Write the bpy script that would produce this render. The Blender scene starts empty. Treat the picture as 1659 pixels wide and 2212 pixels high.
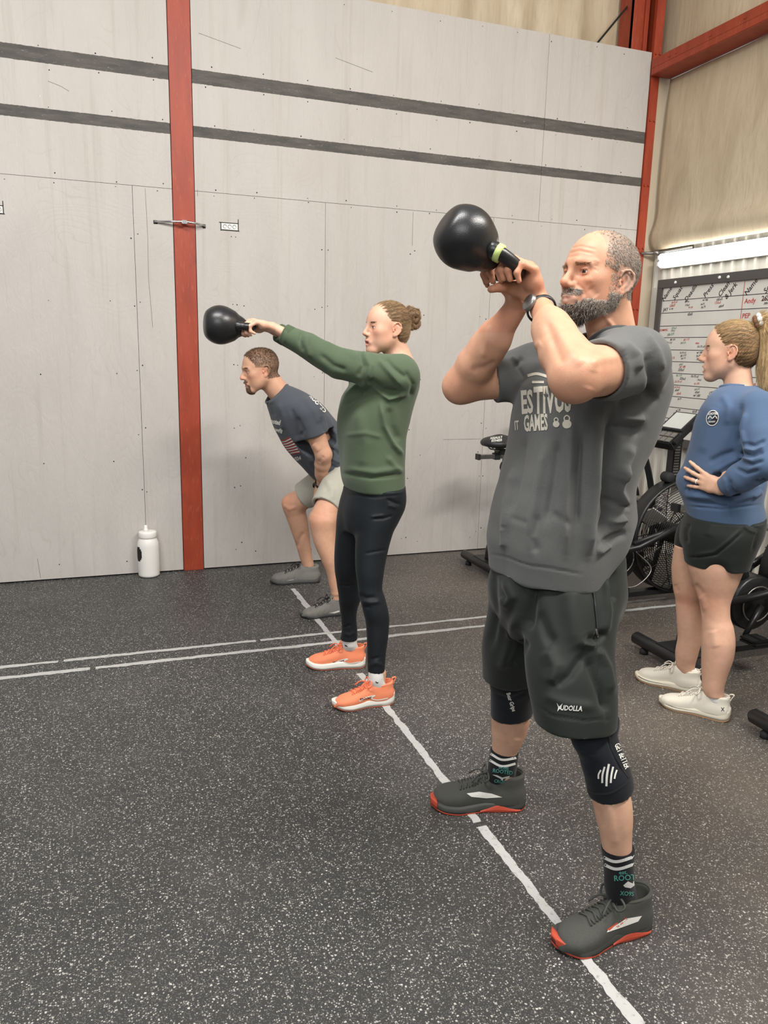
import bpy, bmesh, math, random
import numpy as np
from mathutils import Vector, Matrix
from mathutils.bvhtree import BVHTree

# ------------------------------------------------------------------ camera
YAW, PITCH, ROLL, FPX, CAMH = .34992696, .20680169, -.02393624, 1676.56, 1.50
_cy, _sy, _cp, _sp = math.cos(YAW), math.sin(YAW), math.cos(PITCH), math.sin(PITCH)
_F = np.array([_sy*_cp, _cy*_cp, -_sp])
_R0 = np.array([_cy, -_sy, 0.0]); _D0 = np.cross(_F, _R0)
_R = math.cos(ROLL)*_R0 + math.sin(ROLL)*_D0
_D = -math.sin(ROLL)*_R0 + math.cos(ROLL)*_D0
CAM = np.array([0.0, 0.0, CAMH])
scene = bpy.context.scene
cam_d = bpy.data.cameras.new('camera'); cam = bpy.data.objects.new('camera', cam_d)
scene.collection.objects.link(cam); scene.camera = cam
cam_d.sensor_fit = 'VERTICAL'; cam_d.sensor_height = 24.0
cam_d.lens = FPX/2212*24.0; cam_d.clip_start = .02
M = Matrix(((_R[0], -_D[0], -_F[0], 0), (_R[1], -_D[1], -_F[1], 0), (_R[2], -_D[2], -_F[2], CAMH), (0, 0, 0, 1)))
cam.matrix_world = M

# ------------------------------------------------------------------ light
world = bpy.data.worlds.new('world'); scene.world = world; world.use_nodes = True
bg = world.node_tree.nodes['Background']
bg.inputs[0].default_value = (1.0, .985, .965, 1); bg.inputs[1].default_value = .35
def area(name, loc, target, sx, sy, power, col):
    l = bpy.data.lights.new(name, 'AREA'); l.shape = 'RECTANGLE'; l.size = sx; l.size_y = sy
    l.energy = power; l.color = col
    o = bpy.data.objects.new(name, l); scene.collection.objects.link(o)
    o.location = loc
    o.rotation_euler = (Vector(target)-Vector(loc)).to_track_quat('-Z', 'Y').to_euler()
    return o
area('ceiling_lamp_light', (-.6, 1.6, 4.6), (-.2, 2.6, 0), 2.4, .5, 178, (1, .985, .96))
area('ceiling_lamp_light', (2.6, .2, 4.4), (1.5, 2.6, .8), 2.4, .5, 222, (1, .955, .89))
area('ceiling_lamp_light', (-1.8, -1.8, 3.6), (1.0, 3.0, 1.0), 3, 1.5, 108, (1, .985, .97))
scene.view_settings.view_transform = 'Standard'; scene.view_settings.look = 'None'
scene.view_settings.gamma = 1.0; scene.view_settings.use_curve_mapping = False
scene.view_settings.exposure = 0.0

# ------------------------------------------------------------------ pixel helpers
def ray(x, y): return _R*(x-829.5) + _D*(y-1106) + _F*FPX
def on_plane(x, y, axis, val):
    v = ray(x, y); return CAM + (val-CAM[axis])/v[axis]*v
def depth(P): return float((np.asarray(P)-CAM) @ _F)
def project(P):
    q = np.asarray(P, float)-CAM; d = q @ _F
    return 829.5+FPX*(q @ _R)/d, 1106+FPX*(q @ _D)/d
def nrm(v): v = np.asarray(v, float); return v/np.linalg.norm(v)
def reach(prev, x, y, L, near=True):
    v = nrm(ray(x, y)); q = np.asarray(prev)-CAM; b = v @ q; c = q @ q - L*L; disc = b*b-c
    t = b if disc < 0 else (b-math.sqrt(disc) if near else b+math.sqrt(disc))
    return CAM+t*v
class Frame:
    """a standing frame on the floor: u forward, v to the figure's left, w up"""
    def __init__(s, x, y, az):
        s.O = np.array([x, y, 0.0]); a = math.radians(az)
        s.u = np.array([math.cos(a), math.sin(a), 0]); s.w = np.array([0, 0, 1.0]); s.v = np.cross(s.w, s.u)
    def P(s, x, y, lat=0.0):
        r = ray(x, y); t = (lat-(CAM-s.O) @ s.v)/(r @ s.v); return CAM+t*r
    def J(s, x, y, lat, rpx):
        p = s.P(x, y, lat); return p, rpx*depth(p)/FPX

# ------------------------------------------------------------------ materials
def srgb(h):
    if isinstance(h, str): h = [int(h[i:i+2], 16) for i in (0, 2, 4)]
    return tuple((c/255/12.92 if c/255 <= .04045 else ((c/255+.055)/1.055)**2.4) for c in h)
class NT:
    def __init__(s, name):
        s.m = bpy.data.materials.new(name); s.m.use_nodes = True; s.t = s.m.node_tree
        s.b = s.t.nodes['Principled BSDF']; s.out = s.t.nodes['Material Output']
    def n(s, typ, **kw):
        nd = s.t.nodes.new('ShaderNode'+typ)
        for k, v in kw.items():
            if k.startswith('i_'):
                key = k[2:]; key = int(key) if key.isdigit() else key.replace('_', ' ')
                if hasattr(v, 'is_output') or isinstance(v, bpy.types.NodeSocket): s.t.links.new(v, nd.inputs[key])
                else: nd.inputs[key].default_value = v
            else: setattr(nd, k, v)
        return nd
    def link(s, a, b): s.t.links.new(a, b)
    def coords(s, kind='Object'): return s.n('TexCoord').outputs[kind]
    def noise(s, scale, detail=3, vec=None, rough=.5, dist=0):
        nd = s.n('TexNoise'); nd.inputs['Scale'].default_value = scale; nd.inputs['Detail'].default_value = detail
        nd.inputs['Roughness'].default_value = rough; nd.inputs['Distortion'].default_value = dist
        s.link(vec if vec is not None else s.coords(), nd.inputs['Vector']); return nd.outputs['Fac']
    def mapv(s, sc, vec=None, rot=(0, 0, 0)):
        nd = s.n('Mapping'); nd.inputs['Scale'].default_value = sc; nd.inputs['Rotation'].default_value = rot
        s.link(vec if vec is not None else s.coords(), nd.inputs['Vector']); return nd.outputs[0]
    def ramp(s, fac, stops, interp='LINEAR'):
        nd = s.n('ValToRGB'); cr = nd.color_ramp; cr.interpolation = interp
        while len(cr.elements) < len(stops): cr.elements.new(.5)
        for e, (p, c) in zip(cr.elements, stops):
            e.position = p; e.color = (c, c, c, 1) if isinstance(c, (int, float)) else (*c[:3], 1)
        s.link(fac, nd.inputs[0]); return nd.outputs[0]
    def mix(s, fac, a, b, mode='MIX'):
        nd = s.n('Mix', data_type='RGBA', blend_type=mode)
        for sock, v in ((nd.inputs[0], fac), (nd.inputs[6], a), (nd.inputs[7], b)):
            if isinstance(v, bpy.types.NodeSocket): s.link(v, sock)
            elif isinstance(v, (int, float)): sock.default_value = v if sock.type == 'VALUE' else (v, v, v, 1)
            else: sock.default_value = (*v[:3], 1)
        return nd.outputs[2]
    def math(s, op, a, b=None, c=None):
        nd = s.n('Math', operation=op)
        for i, v in enumerate((a, b, c)):
            if v is None: continue
            if isinstance(v, bpy.types.NodeSocket): s.link(v, nd.inputs[i])
            else: nd.inputs[i].default_value = v
        return nd.outputs[0]
    def bump(s, h, strength=.3, dist=.002):
        nd = s.n('Bump'); nd.inputs['Strength'].default_value = strength; nd.inputs['Distance'].default_value = dist
        s.link(h, nd.inputs['Height']); s.link(nd.outputs[0], s.b.inputs['Normal'])
    def col(s, c):
        if isinstance(c, bpy.types.NodeSocket): s.link(c, s.b.inputs['Base Color'])
        else: s.b.inputs['Base Color'].default_value = (*c[:3], 1)
    def set(s, **kw):
        for k, v in kw.items():
            k = k.replace('_', ' ')
            if isinstance(v, bpy.types.NodeSocket): s.link(v, s.b.inputs[k])
            else: s.b.inputs[k].default_value = v
def simple(name, c, rough=.5, metal=0, bump=None, var=.12, spec=.5):
    t = NT(name); c = srgb(c) if isinstance(c, str) else c
    nz = t.noise(6, 3)
    t.col(t.mix(nz, tuple(x*(1-var) for x in c), tuple(min(1, x*(1+var)) for x in c)))
    t.set(Roughness=rough, Metallic=metal, Specular_IOR_Level=spec)
    if bump: t.bump(t.noise(bump[0], 2), bump[1], bump[2] if len(bump) > 2 else .001)
    return t.m
def fabric(name, c, weave=900, rough=.9, heather=.12, var=.1, bumps=.25, sheen=.25):
    t = NT(name); c = srgb(c) if isinstance(c, str) else c
    a = t.noise(420, 2); b = t.noise(3.5, 3)
    base = t.mix(t.ramp(a, [(.35, 0.), (.65, 1.)]), tuple(x*(1-heather) for x in c), tuple(min(1, x*(1+heather)) for x in c))
    base = t.mix(t.ramp(b, [(.3, 0.), (.7, 1.)]), base, tuple(x*(1+var) for x in c)) if var else base
    t.col(base); t.set(Roughness=rough, Sheen_Weight=sheen*.35, Specular_IOR_Level=.2)
    t.bump(t.noise(weave, 2), bumps, .0006)
    return t.m
def attr_mat(name, rough=.5, sss=.0, bump=(350, .12, .0008), spec=.4, var=.06, scale=30, subs=(1, .35, .2)):
    """base colour from the vertex colours painted on the mesh (albedo only), plus fine procedural variation"""
    t = NT(name); at = t.n('Attribute', attribute_name='Col').outputs['Color']
    nz = t.ramp(t.noise(scale, 4), [(.3, 1-var), (.7, 1+var)])
    t.col(t.mix(1.0, at, nz, 'MULTIPLY')); t.set(Roughness=rough, Specular_IOR_Level=spec)
    if sss:
        t.set(Subsurface_Weight=sss, Subsurface_Scale=.006); t.b.inputs['Subsurface Radius'].default_value = subs
    if bump: t.bump(t.noise(bump[0], 3), bump[1], bump[2])
    return t.m

# ------------------------------------------------------------------ objects
COL = scene.collection
def empty(name, loc, label=None, cat=None, group=None):
    o = bpy.data.objects.new(name, None); COL.objects.link(o); o.location = tuple(loc); o.empty_display_size = .1
    if label: o['label'] = label
    if cat: o['category'] = cat
    if group: o['group'] = group
    return o
def tag(o, label=None, cat=None, group=None, kind=None):
    if label: o['label'] = label
    if cat: o['category'] = cat
    if group: o['group'] = group
    if kind: o['kind'] = kind
    return o
def mesh_np(name, V, Q, mat, parent=None, cols=None, smooth=True, label=None):
    """V world coordinates (n,3), Q faces (m,3|4)"""
    me = bpy.data.meshes.new(name); V = np.asarray(V, np.float32); Q = np.asarray(Q, np.int32)
    if parent is not None: V = V - np.array(world_loc(parent), np.float32)
    k = Q.shape[1]
    me.vertices.add(len(V)); me.vertices.foreach_set('co', V.ravel())
    me.loops.add(Q.size); me.loops.foreach_set('vertex_index', Q.ravel())
    me.polygons.add(len(Q)); me.polygons.foreach_set('loop_start', np.arange(0, Q.size, k, dtype=np.int32))
    me.polygons.foreach_set('use_smooth', np.full(len(Q), smooth))
    me.update(calc_edges=True)
    if cols is not None:
        a = me.color_attributes.new('Col', 'FLOAT_COLOR', 'POINT')
        c4 = np.ones((len(V), 4), np.float32); c4[:, :3] = cols; a.data.foreach_set('color', c4.ravel())
    if mat: me.materials.append(mat)
    o = bpy.data.objects.new(name, me); COL.objects.link(o)
    if parent is not None: o.parent = parent
    if label: o['label'] = label
    return o
def world_loc(o):
    p = Vector((0, 0, 0))
    while o is not None: p = p+o.location; o = o.parent
    return tuple(p)
def bm_obj(name, bm, mat, parent=None, smooth=False, label=None, bevel=0, loc=None):
    """bm in world coordinates; stored relative to the parent"""
    if bevel: 
        bmesh.ops.bevel(bm, geom=[e for e in bm.edges], offset=bevel, segments=2, affect='EDGES', clamp_overlap=True)
    off = Vector(world_loc(parent)) if parent is not None else Vector((0, 0, 0))
    if loc is not None: off = off+Vector(loc)
    bmesh.ops.translate(bm, verts=bm.verts, vec=-off)
    bmesh.ops.recalc_face_normals(bm, faces=bm.faces)
    me = bpy.data.meshes.new(name); bm.to_mesh(me); bm.free()
    for p in me.polygons: p.use_smooth = smooth
    if mat: me.materials.append(mat)
    o = bpy.data.objects.new(name, me); COL.objects.link(o)
    if parent is not None: o.parent = parent
    if loc is not None: o.location = loc
    if label: o['label'] = label
    return o
def bx(bm, a, b, rot=None, cen=None):
    a = np.array(a, float); b = np.array(b, float); c = (a+b)/2; h = (b-a)/2
    vs = []
    for i in (-1, 1):
        for j in (-1, 1):
            for k in (-1, 1):
                p = Vector((h[0]*i, h[1]*j, h[2]*k))
                if rot is not None: p = rot @ p
                vs.append(bm.verts.new(p+Vector(c)))
    for f in ((0, 1, 3, 2), (4, 6, 7, 5), (0, 4, 5, 1), (2, 3, 7, 6), (0, 2, 6, 4), (1, 5, 7, 3)):
        bm.faces.new([vs[i] for i in f])
def box(name, a, b, mat, parent=None, bevel=0, label=None):
    bm = bmesh.new(); bx(bm, a, b); return bm_obj(name, bm, mat, parent, bevel=bevel, label=label)
def tube(bm, pts, r, n=10, cap=True, side=None, flat=1.0):
    """swept tube through pts; r number or list; flat squashes along 'side' normal"""
    pts = [Vector(tuple(p)) for p in pts]; m = len(pts)
    rs = r if hasattr(r, '__len__') else [r]*m
    rings = []; ref = Vector(tuple(side)) if side is not None else None
    for i, p in enumerate(pts):
        t = (pts[min(i+1, m-1)]-pts[max(i-1, 0)]).normalized()
        if ref is None: ref = t.orthogonal().normalized()
        a = (ref - t*ref.dot(t))
        a = a.normalized() if a.length > 1e-6 else t.orthogonal().normalized()
        if side is None: ref = a
        b = t.cross(a)
        rings.append([bm.verts.new(p+(a*math.cos(2*math.pi*k/n)+b*math.sin(2*math.pi*k/n)*flat)*rs[i]) for k in range(n)])
    for i in range(m-1):
        for k in range(n): bm.faces.new((rings[i][k], rings[i][(k+1) % n], rings[i+1][(k+1) % n], rings[i+1][k]))
    if cap:
        bm.faces.new(rings[0][::-1]); bm.faces.new(rings[-1])
def spline(pts, n=8):
    P = [np.array(p, float) for p in pts]; P = [2*P[0]-P[1]]+P+[2*P[-1]-P[-2]]; out = []
    for i in range(1, len(P)-2):
        for k in range(n):
            t = k/n; a, b, c, d = P[i-1], P[i], P[i+1], P[i+2]
            out.append(.5*((2*b)+(-a+c)*t+(2*a-5*b+4*c-d)*t*t+(-a+3*b-3*c+d)*t**3))
    out.append(P[-2]); return out
def lathe(bm, prof, cen, axis=(0, 0, 1), n=32, u0=None, caps=True):
    """prof [(r, h)] around axis through cen"""
    ax = Vector(tuple(axis)).normalized(); u = Vector(tuple(u0)).normalized() if u0 is not None else ax.orthogonal().normalized(); v = ax.cross(u)
    cen = Vector(tuple(cen)); rings = []
    for r, h in prof:
        rings.append([bm.verts.new(cen+ax*h+(u*math.cos(2*math.pi*k/n)+v*math.sin(2*math.pi*k/n))*max(r, 1e-5)) for k in range(n)])
    for i in range(len(prof)-1):
        for k in range(n): bm.faces.new((rings[i][k], rings[i][(k+1) % n], rings[i+1][(k+1) % n], rings[i+1][k]))
    if caps: bm.faces.new(rings[0][::-1]); bm.faces.new(rings[-1])

# ------------------------------------------------------------------ implicit modelling
class SDF:
    def __init__(s): s.ops = []
    def add(s, mode, fn, c, R, k=.02, tag=None): s.ops.append((mode, fn, np.asarray(c, float), R, k, tag)); return s
    # every primitive takes mode u (smooth union), s (smooth cut), i (intersection)
    def cone(s, a, b, ra, rb, k=.02, mode='u', tag=None):
        a = np.asarray(a, float); b = np.asarray(b, float); ab = b-a; L2 = max(float(ab @ ab), 1e-9)
        def fn(P):
            q = P-a; t = np.clip((q @ ab)/L2, 0, 1); d = q-t[:, None]*ab
            return np.sqrt((d*d).sum(1))-(ra+t*(rb-ra))
        return s.add(mode, fn, (a+b)/2, math.sqrt(L2)/2+max(ra, rb), k, tag)
    def chain(s, pts, rs, k=.02, mode='u', tag=None):
        for i in range(len(pts)-1): s.cone(pts[i], pts[i+1], rs[i], rs[i+1], k if i == 0 else min(k, .008), mode, tag)
        return s
    def ell(s, c, r, k=.02, mode='u', B=None, tag=None):
        c = np.asarray(c, float); r = np.asarray(r, float); B = np.eye(3) if B is None else np.asarray(B, float)
        def fn(P):
            q = (P-c) @ B.T; a = q/r; k0 = np.sqrt((a*a).sum(1)); b = q/(r*r); k1 = np.sqrt((b*b).sum(1))+1e-9
            return k0*(k0-1)/k1
        return s.add(mode, fn, c, float(max(r)), k, tag)
    def econe(s, a, b, ra, rb, side, flat, k=.02, mode='u', tag=None):
        """tapered limb whose thickness along 'side' is multiplied by flat"""
        a = np.asarray(a, float); b = np.asarray(b, float); ab = b-a; L2 = float(ab @ ab)
        sd = np.asarray(side, float); sd = nrm(sd-ab*(sd @ ab)/L2)
        def fn(P):
            q = P-a; t = np.clip((q @ ab)/L2, 0, 1); d = q-t[:, None]*ab
            x = d @ sd; r = ra+t*(rb-ra); rest = (d*d).sum(1)-x*x
            k0 = np.sqrt(np.maximum(rest, 0)/(r*r)+(x/(r*flat))**2)+1e-6; L = np.sqrt((d*d).sum(1))
            return np.where(L > 1e-5, L*(1-1/k0), -r*flat)
        return s.add(mode, fn, (a+b)/2, math.sqrt(L2)/2+max(ra, rb)*max(1, flat), k, tag)
    def loft(s, A, w, u, secs, k=.02, mode='u', p=2.0, tag=None, caps=(True, True)):
        """secs rows: s, cu, cv, r_front, r_back, r_side"""
        A = np.asarray(A, float); w = nrm(w); u = np.asarray(u, float); u = nrm(u-w*(u @ w)); v = np.cross(w, u)
        S = np.array(sorted([tuple(x) for x in secs]), float)
        ss = np.linspace(S[0, 0], S[-1, 0], 80)
        T = np.stack([smooth_interp(ss, S[:, 0], S[:, j]) for j in range(1, 6)], 1)
        lo, hi = S[0, 0], S[-1, 0]; mid = A+w*(lo+hi)/2+u*S[:, 1].mean()+v*S[:, 2].mean()
        R = max(np.linalg.norm(A+w*z[0]+u*z[1]+v*z[2]-mid)+max(z[3:]) for z in S)
        def fn(P):
            q = P-A; t = q @ w; tc = np.clip(t, lo, hi)
            cu, cv, rf, rb, rs = [np.interp(tc, ss, T[:, j]) for j in range(5)]
            x = q @ u-cu; y = q @ v-cv; rx = np.where(x > 0, rf, rb)
            k0 = ((np.abs(x)/rx)**p+(np.abs(y)/rs)**p)**(1/p)+1e-6; L = np.sqrt(x*x+y*y)
            d = np.where(L > 1e-4, L*(1-1/k0), -np.minimum(rx, rs))
            if caps[0]: d = np.maximum(d, lo-t)
            if caps[1]: d = np.maximum(d, t-hi)
            return d
        return s.add(mode, fn, mid, R, k, tag)
    def plane(s, p, n, mode='s', k=.004, R=None):
        """removes the side the normal points to (within R of p)"""
        p = np.asarray(p, float); n = nrm(n)
        def fn(P):
            d = -((P-p) @ n)
            if R is not None: d = np.maximum(d, np.sqrt(((P-p)**2).sum(1))-R)
            return d
        return s.add(mode, fn, p, 9 if R is None else R, k)
    def disp(s, fn, c=(0, 0, 0), R=99): return s.add('d', fn, c, R, 0)
    def ev(s, P, bc=None, br=0):
        """P (nb,m,3) blocks with centres bc, or plain (n,3)"""
        flat = P.ndim == 2
        if flat: P = P[None]; 
        D = np.full(P.shape[:2], 1.0, np.float64)
        for mode, fn, c, R, k, _ in s.ops:
            if bc is None: m = slice(None); sub = P
            else:
                m = np.nonzero(((bc-c)**2).sum(1) < (R+br+2.2*k+.02)**2)[0]
                if len(m) == 0: continue
                sub = P[m]
            sh = sub.shape[:2]; d = fn(sub.reshape(-1, 3)).reshape(sh); o = D[m]
            if mode == 'u':
                h = np.maximum(k-np.abs(o-d), 0)/max(k, 1e-9); D[m] = np.minimum(o, d)-h*h*k*.25
            elif mode == 's':
                h = np.maximum(k-np.abs(o+d), 0)/max(k, 1e-9); D[m] = np.maximum(o, -d)+h*h*k*.25
            elif mode == 'i':
                h = np.maximum(k-np.abs(o-d), 0)/max(k, 1e-9); D[m] = np.maximum(o, d)+h*h*k*.25
            elif mode == 'd': D[m] = o+d
        return D[0] if flat else D
    def mesh(s, vs=.004, smooth=1, pad=.02):
        us = [o for o in s.ops if o[0] == 'u']
        lo = np.min([o[2]-o[3] for o in us], 0)-pad; hi = np.max([o[2]+o[3] for o in us], 0)+pad
        B = 8; bs = vs*B; nb = np.ceil((hi-lo)/bs).astype(int)+1
        g = np.stack(np.meshgrid(*[np.arange(n) for n in nb], indexing='ij'), -1).reshape(-1, 3)
        bc = lo+(g+.5)*bs; br = bs*.87
        # candidate blocks: near the field at their centres
        sub = s.ev(bc[:, None, :], bc, .0)[:, 0] if True else 0
        near = np.zeros(len(bc), bool)
        for o in us: near |= ((bc-o[2])**2).sum(1) < (o[3]+br+.03)**2
        d0 = np.full(len(bc), 9.); idx = np.nonzero(near)[0]
        d0[idx] = s.ev(bc[idx][:, None, :], bc[idx], br)[:, 0]
        act = np.abs(d0) < br*1.5+.012
        g = g[act]; bc = bc[act]
        o9 = np.stack(np.meshgrid(*[np.arange(B+1)]*3, indexing='ij'), -1).reshape(-1, 3)*vs
        Dv = np.empty((len(g), (B+1)**3), np.float32)
        for i in range(0, len(g), 600):
            P = lo+g[i:i+600, None, :]*bs+o9[None]
            Dv[i:i+600] = s.ev(P, bc[i:i+600], br)
        Dv = Dv.reshape(-1, B+1, B+1, B+1)
        sg = Dv < 0
        cs = sum(sg[:, a:a+B, b:b+B, c:c+B].astype(np.int8) for a in (0, 1) for b in (0, 1) for c in (0, 1))
        bi, ci, cj, ck = np.nonzero((cs > 0) & (cs < 8))
        N = nb*B+2
        key = lambda x, y, z: (x.astype(np.int64)*N[1]+y)*N[2]+z
        gi = g[bi]*B+np.stack([ci, cj, ck], 1)
        K = key(gi[:, 0], gi[:, 1], gi[:, 2])
        corner = {(a, b, c): Dv[bi, ci+a, cj+b, ck+c] for a in (0, 1) for b in (0, 1) for c in (0, 1)}
        acc = np.zeros((len(bi), 3)); cnt = np.zeros(len(bi))
        for ax in range(3):
            for b in (0, 1):
                for c in (0, 1):
                    p0 = [b, c]; p0.insert(ax, 0); p1 = [b, c]; p1.insert(ax, 1)
                    v0 = corner[tuple(p0)]; v1 = corner[tuple(p1)]; m = (v0 < 0) != (v1 < 0)
                    t = np.where(m, v0/(np.where(m, v0-v1, 1)), 0)
                    pos = np.tile(np.array(p0, float), (len(bi), 1)); pos[:, ax] = t
                    acc[m] += pos[m]; cnt[m] += 1
        V = lo+(gi+acc/np.maximum(cnt, 1)[:, None])*vs
        order = np.argsort(K); Ks = K[order]
        faces = []
        for ax in range(3):
            a0 = sg[:, :B, :B, :B]
            sl = [slice(0, B)]*3; sl[ax] = slice(1, B+1); a1 = sg[(slice(None), *sl)]
            x = np.nonzero(a0 != a1); gp = g[x[0]]*B+np.stack(x[1:], 1); s0 = a0[x]
            o1, o2 = [q for q in range(3) if q != ax]
            quad = []
            for e1, e2 in ((0, 0), (-1, 0), (-1, -1), (0, -1)):
                h = gp.copy(); h[:, o1] += e1; h[:, o2] += e2
                kk = key(h[:, 0], h[:, 1], h[:, 2]); pos = np.clip(np.searchsorted(Ks, kk), 0, len(Ks)-1)
                quad.append(np.where(Ks[pos] == kk, order[pos], -1))
            Q = np.stack(quad, 1); fl = s0 if ax != 1 else ~s0
            Q = np.where(fl[:, None], Q, Q[:, ::-1]); faces.append(Q[(Q >= 0).all(1)])
        Q = np.concatenate(faces)
        used = np.zeros(len(V), bool); used[Q.ravel()] = True; rm = np.cumsum(used)-1; V = V[used]; Q = rm[Q]
        for _ in range(smooth): V = lap(V, Q, .5)
        return V, Q
def smooth_interp(x, xp, fp):
    """monotone-ish hermite interpolation"""
    xp = np.asarray(xp, float); fp = np.asarray(fp, float)
    if len(xp) < 3: return np.interp(x, xp, fp)
    dl = np.diff(fp)/np.maximum(np.diff(xp), 1e-9); m = np.zeros_like(fp); m[0] = dl[0]; m[-1] = dl[-1]
    m[1:-1] = np.where(dl[:-1]*dl[1:] > 0, 2*dl[:-1]*dl[1:]/(dl[:-1]+dl[1:]+1e-12*np.sign(dl[:-1]+dl[1:]+1e-30)), 0)
    i = np.clip(np.searchsorted(xp, x)-1, 0, len(xp)-2); h = np.maximum(xp[i+1]-xp[i], 1e-9); t = np.clip((x-xp[i])/h, 0, 1)
    return (2*t**3-3*t*t+1)*fp[i]+(t**3-2*t*t+t)*h*m[i]+(-2*t**3+3*t*t)*fp[i+1]+(t**3-t*t)*h*m[i+1]
def lap(V, Q, f):
    k = Q.shape[1]; a = Q.ravel(); b = np.roll(Q, -1, 1).ravel(); n = len(V)
    i = np.concatenate([a, b]); j = np.concatenate([b, a]); c = np.bincount(i, minlength=n)
    S = np.stack([np.bincount(i, weights=V[j, t], minlength=n) for t in range(3)], 1)/np.maximum(c, 1)[:, None]
    return V+(S-V)*f
def normals(V, Q):
    e1 = V[Q[:, 2]]-V[Q[:, 0]]; e2 = V[Q[:, -1]]-V[Q[:, 1]]; fn = np.cross(e1, e2); N = np.zeros_like(V)
    for t in range(3):
        for c in range(Q.shape[1]): N[:, t] += np.bincount(Q[:, c], weights=fn[:, t], minlength=len(V))
    return N/(np.linalg.norm(N, axis=1)[:, None]+1e-12)
def projv(V):
    q = V-CAM; d = q @ _F; return np.stack([829.5+FPX*(q @ _R)/d, 1106+FPX*(q @ _D)/d], 1)
def segd(XY, pts):
    """distance (px) of points to a polyline, and the parameter 0..1 along it"""
    best = np.full(len(XY), 1e9); par = np.zeros(len(XY)); n = len(pts)-1
    for i in range(n):
        a = np.array(pts[i], float); b = np.array(pts[i+1], float); ab = b-a
        t = np.clip(((XY-a) @ ab)/(ab @ ab+1e-9), 0, 1); d = np.hypot(*(XY-a-t[:, None]*ab).T)
        m = d < best; best[m] = d[m]; par[m] = (i+t[m])/n
    return best, par
FOLD = 1.5
def folds(V, Q, fl, facing=.0):
    """real relief pressed into cloth: fl rows (polyline px, width px, height m)"""
    N = normals(V, Q); XY = projv(V); vd = (CAM-V); vd /= np.linalg.norm(vd, axis=1)[:, None]
    f = np.clip((N*vd).sum(1)*3, 0, 1); out = np.zeros(len(V))
    for pts, w, h in fl:
        d, t = segd(XY, pts); out += FOLD*h*np.exp(-(d/w)**2)*np.clip(np.minimum(t, 1-t)*6+.15, 0, 1)
    return V+N*(out*f)[:, None]
def wob(P, sc, seed=0):
    """cheap smooth pseudo-noise in -1..1"""
    r = np.random.RandomState(seed); o = np.zeros(len(P))
    for i in range(5):
        a = r.normal(size=3); a /= np.linalg.norm(a); o += np.sin((P @ a)*sc*(1+.37*i)+r.rand()*6.3+1.3*np.sin((P @ np.roll(a, 1))*sc*.7+i))
    return o/3.2
# ------------------------------------------------------------------ the hall
WY = 5.208        # face of the plywood wall
RX = 4.08         # metal wall on the right
def ply_mat():
    t = NT('painted_plywood'); co = t.coords()
    sep = t.n('SeparateXYZ'); t.link(co, sep.inputs[0]); z = sep.outputs[2]
    g = t.noise(2.2, 6, t.mapv((1, 1, .35), co), .6, 1.2); g2 = t.noise(30, 4, t.mapv((6, 1, .35), co), .6, .6)
    grime = t.noise(1.1, 4, co)
    base = t.mix(t.ramp(g, [(.35, 0.), (.7, 1.)]), srgb('b5b0ab'), srgb('bcb7b2'))
    base = t.mix(t.math('MULTIPLY', t.ramp(g2, [(.56, 0.), (.75, 1.)]), .4), base, srgb('c4bfba'))
    base = t.mix(t.math('MULTIPLY', t.ramp(grime, [(.55, 0.), (.8, 1.)]), .35), base, srgb('a59c93'))
    # contour grain of rotary-cut veneer, faint under the paint
    gv = t.noise(1.0, 3, t.mapv((.9, 1, .55), co), .5, 1.6); rg = t.math('ABSOLUTE', t.math('SINE', t.math('MULTIPLY', gv, 95.)))
    rl = t.math('MULTIPLY', t.ramp(rg, [(.0, 1.), (.22, 0.)]), t.ramp(t.noise(2.5, 3, co), [(.48, 0.), (.62, 1.)]))
    base = t.mix(t.math('MULTIPLY', rl, .30), base, srgb('a39b92'))
    drip = t.ramp(t.noise(7, 4, t.mapv((3.5, 1, .12), co), .6), [(.54, 0.), (.72, .5)]); base = t.mix(drip, base, srgb('aaa298'))
    spot = t.ramp(t.noise(34, 3, co), [(.74, 0.), (.78, .6)]); base = t.mix(spot, base, srgb('d2cec8'))
    # two painted stripes
    def band(lo, hi):
        w = t.math('MULTIPLY_ADD', t.noise(60, 2, co), .006, -.003)
        zz = t.math('ADD', z, w)
        return t.math('MULTIPLY', t.math('GREATER_THAN', zz, lo), t.math('LESS_THAN', zz, hi))
    st = t.math('ADD', band(3.041, 3.12), band(2.741, 2.803))
    worn = t.ramp(t.noise(22, 6, t.mapv((1, 1, 5), co), .7, 1.5), [(.60, 1.), (.72, .45)])
    dark = t.mix(t.ramp(t.noise(7, 5, t.mapv((1, 1, 6), co)), [(.35, 0.), (.7, 1.)]), srgb('4c4a47'), srgb('5f5b56'))
    t.col(t.mix(t.math('MULTIPLY', st, worn), base, dark))
    t.set(Roughness=.72, Specular_IOR_Level=.3)
    hh = t.math('ADD', t.math('MULTIPLY', t.noise(9, 5, t.mapv((1.6, 1, .5), co), .65, 2.2), 1.), t.math('MULTIPLY', t.noise(70, 3, t.mapv((4, 1, .4), co)), .35)); hh = t.math('ADD', hh, t.math('MULTIPLY', rg, .10))
    t.bump(hh, .55, .006); return t.m
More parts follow.
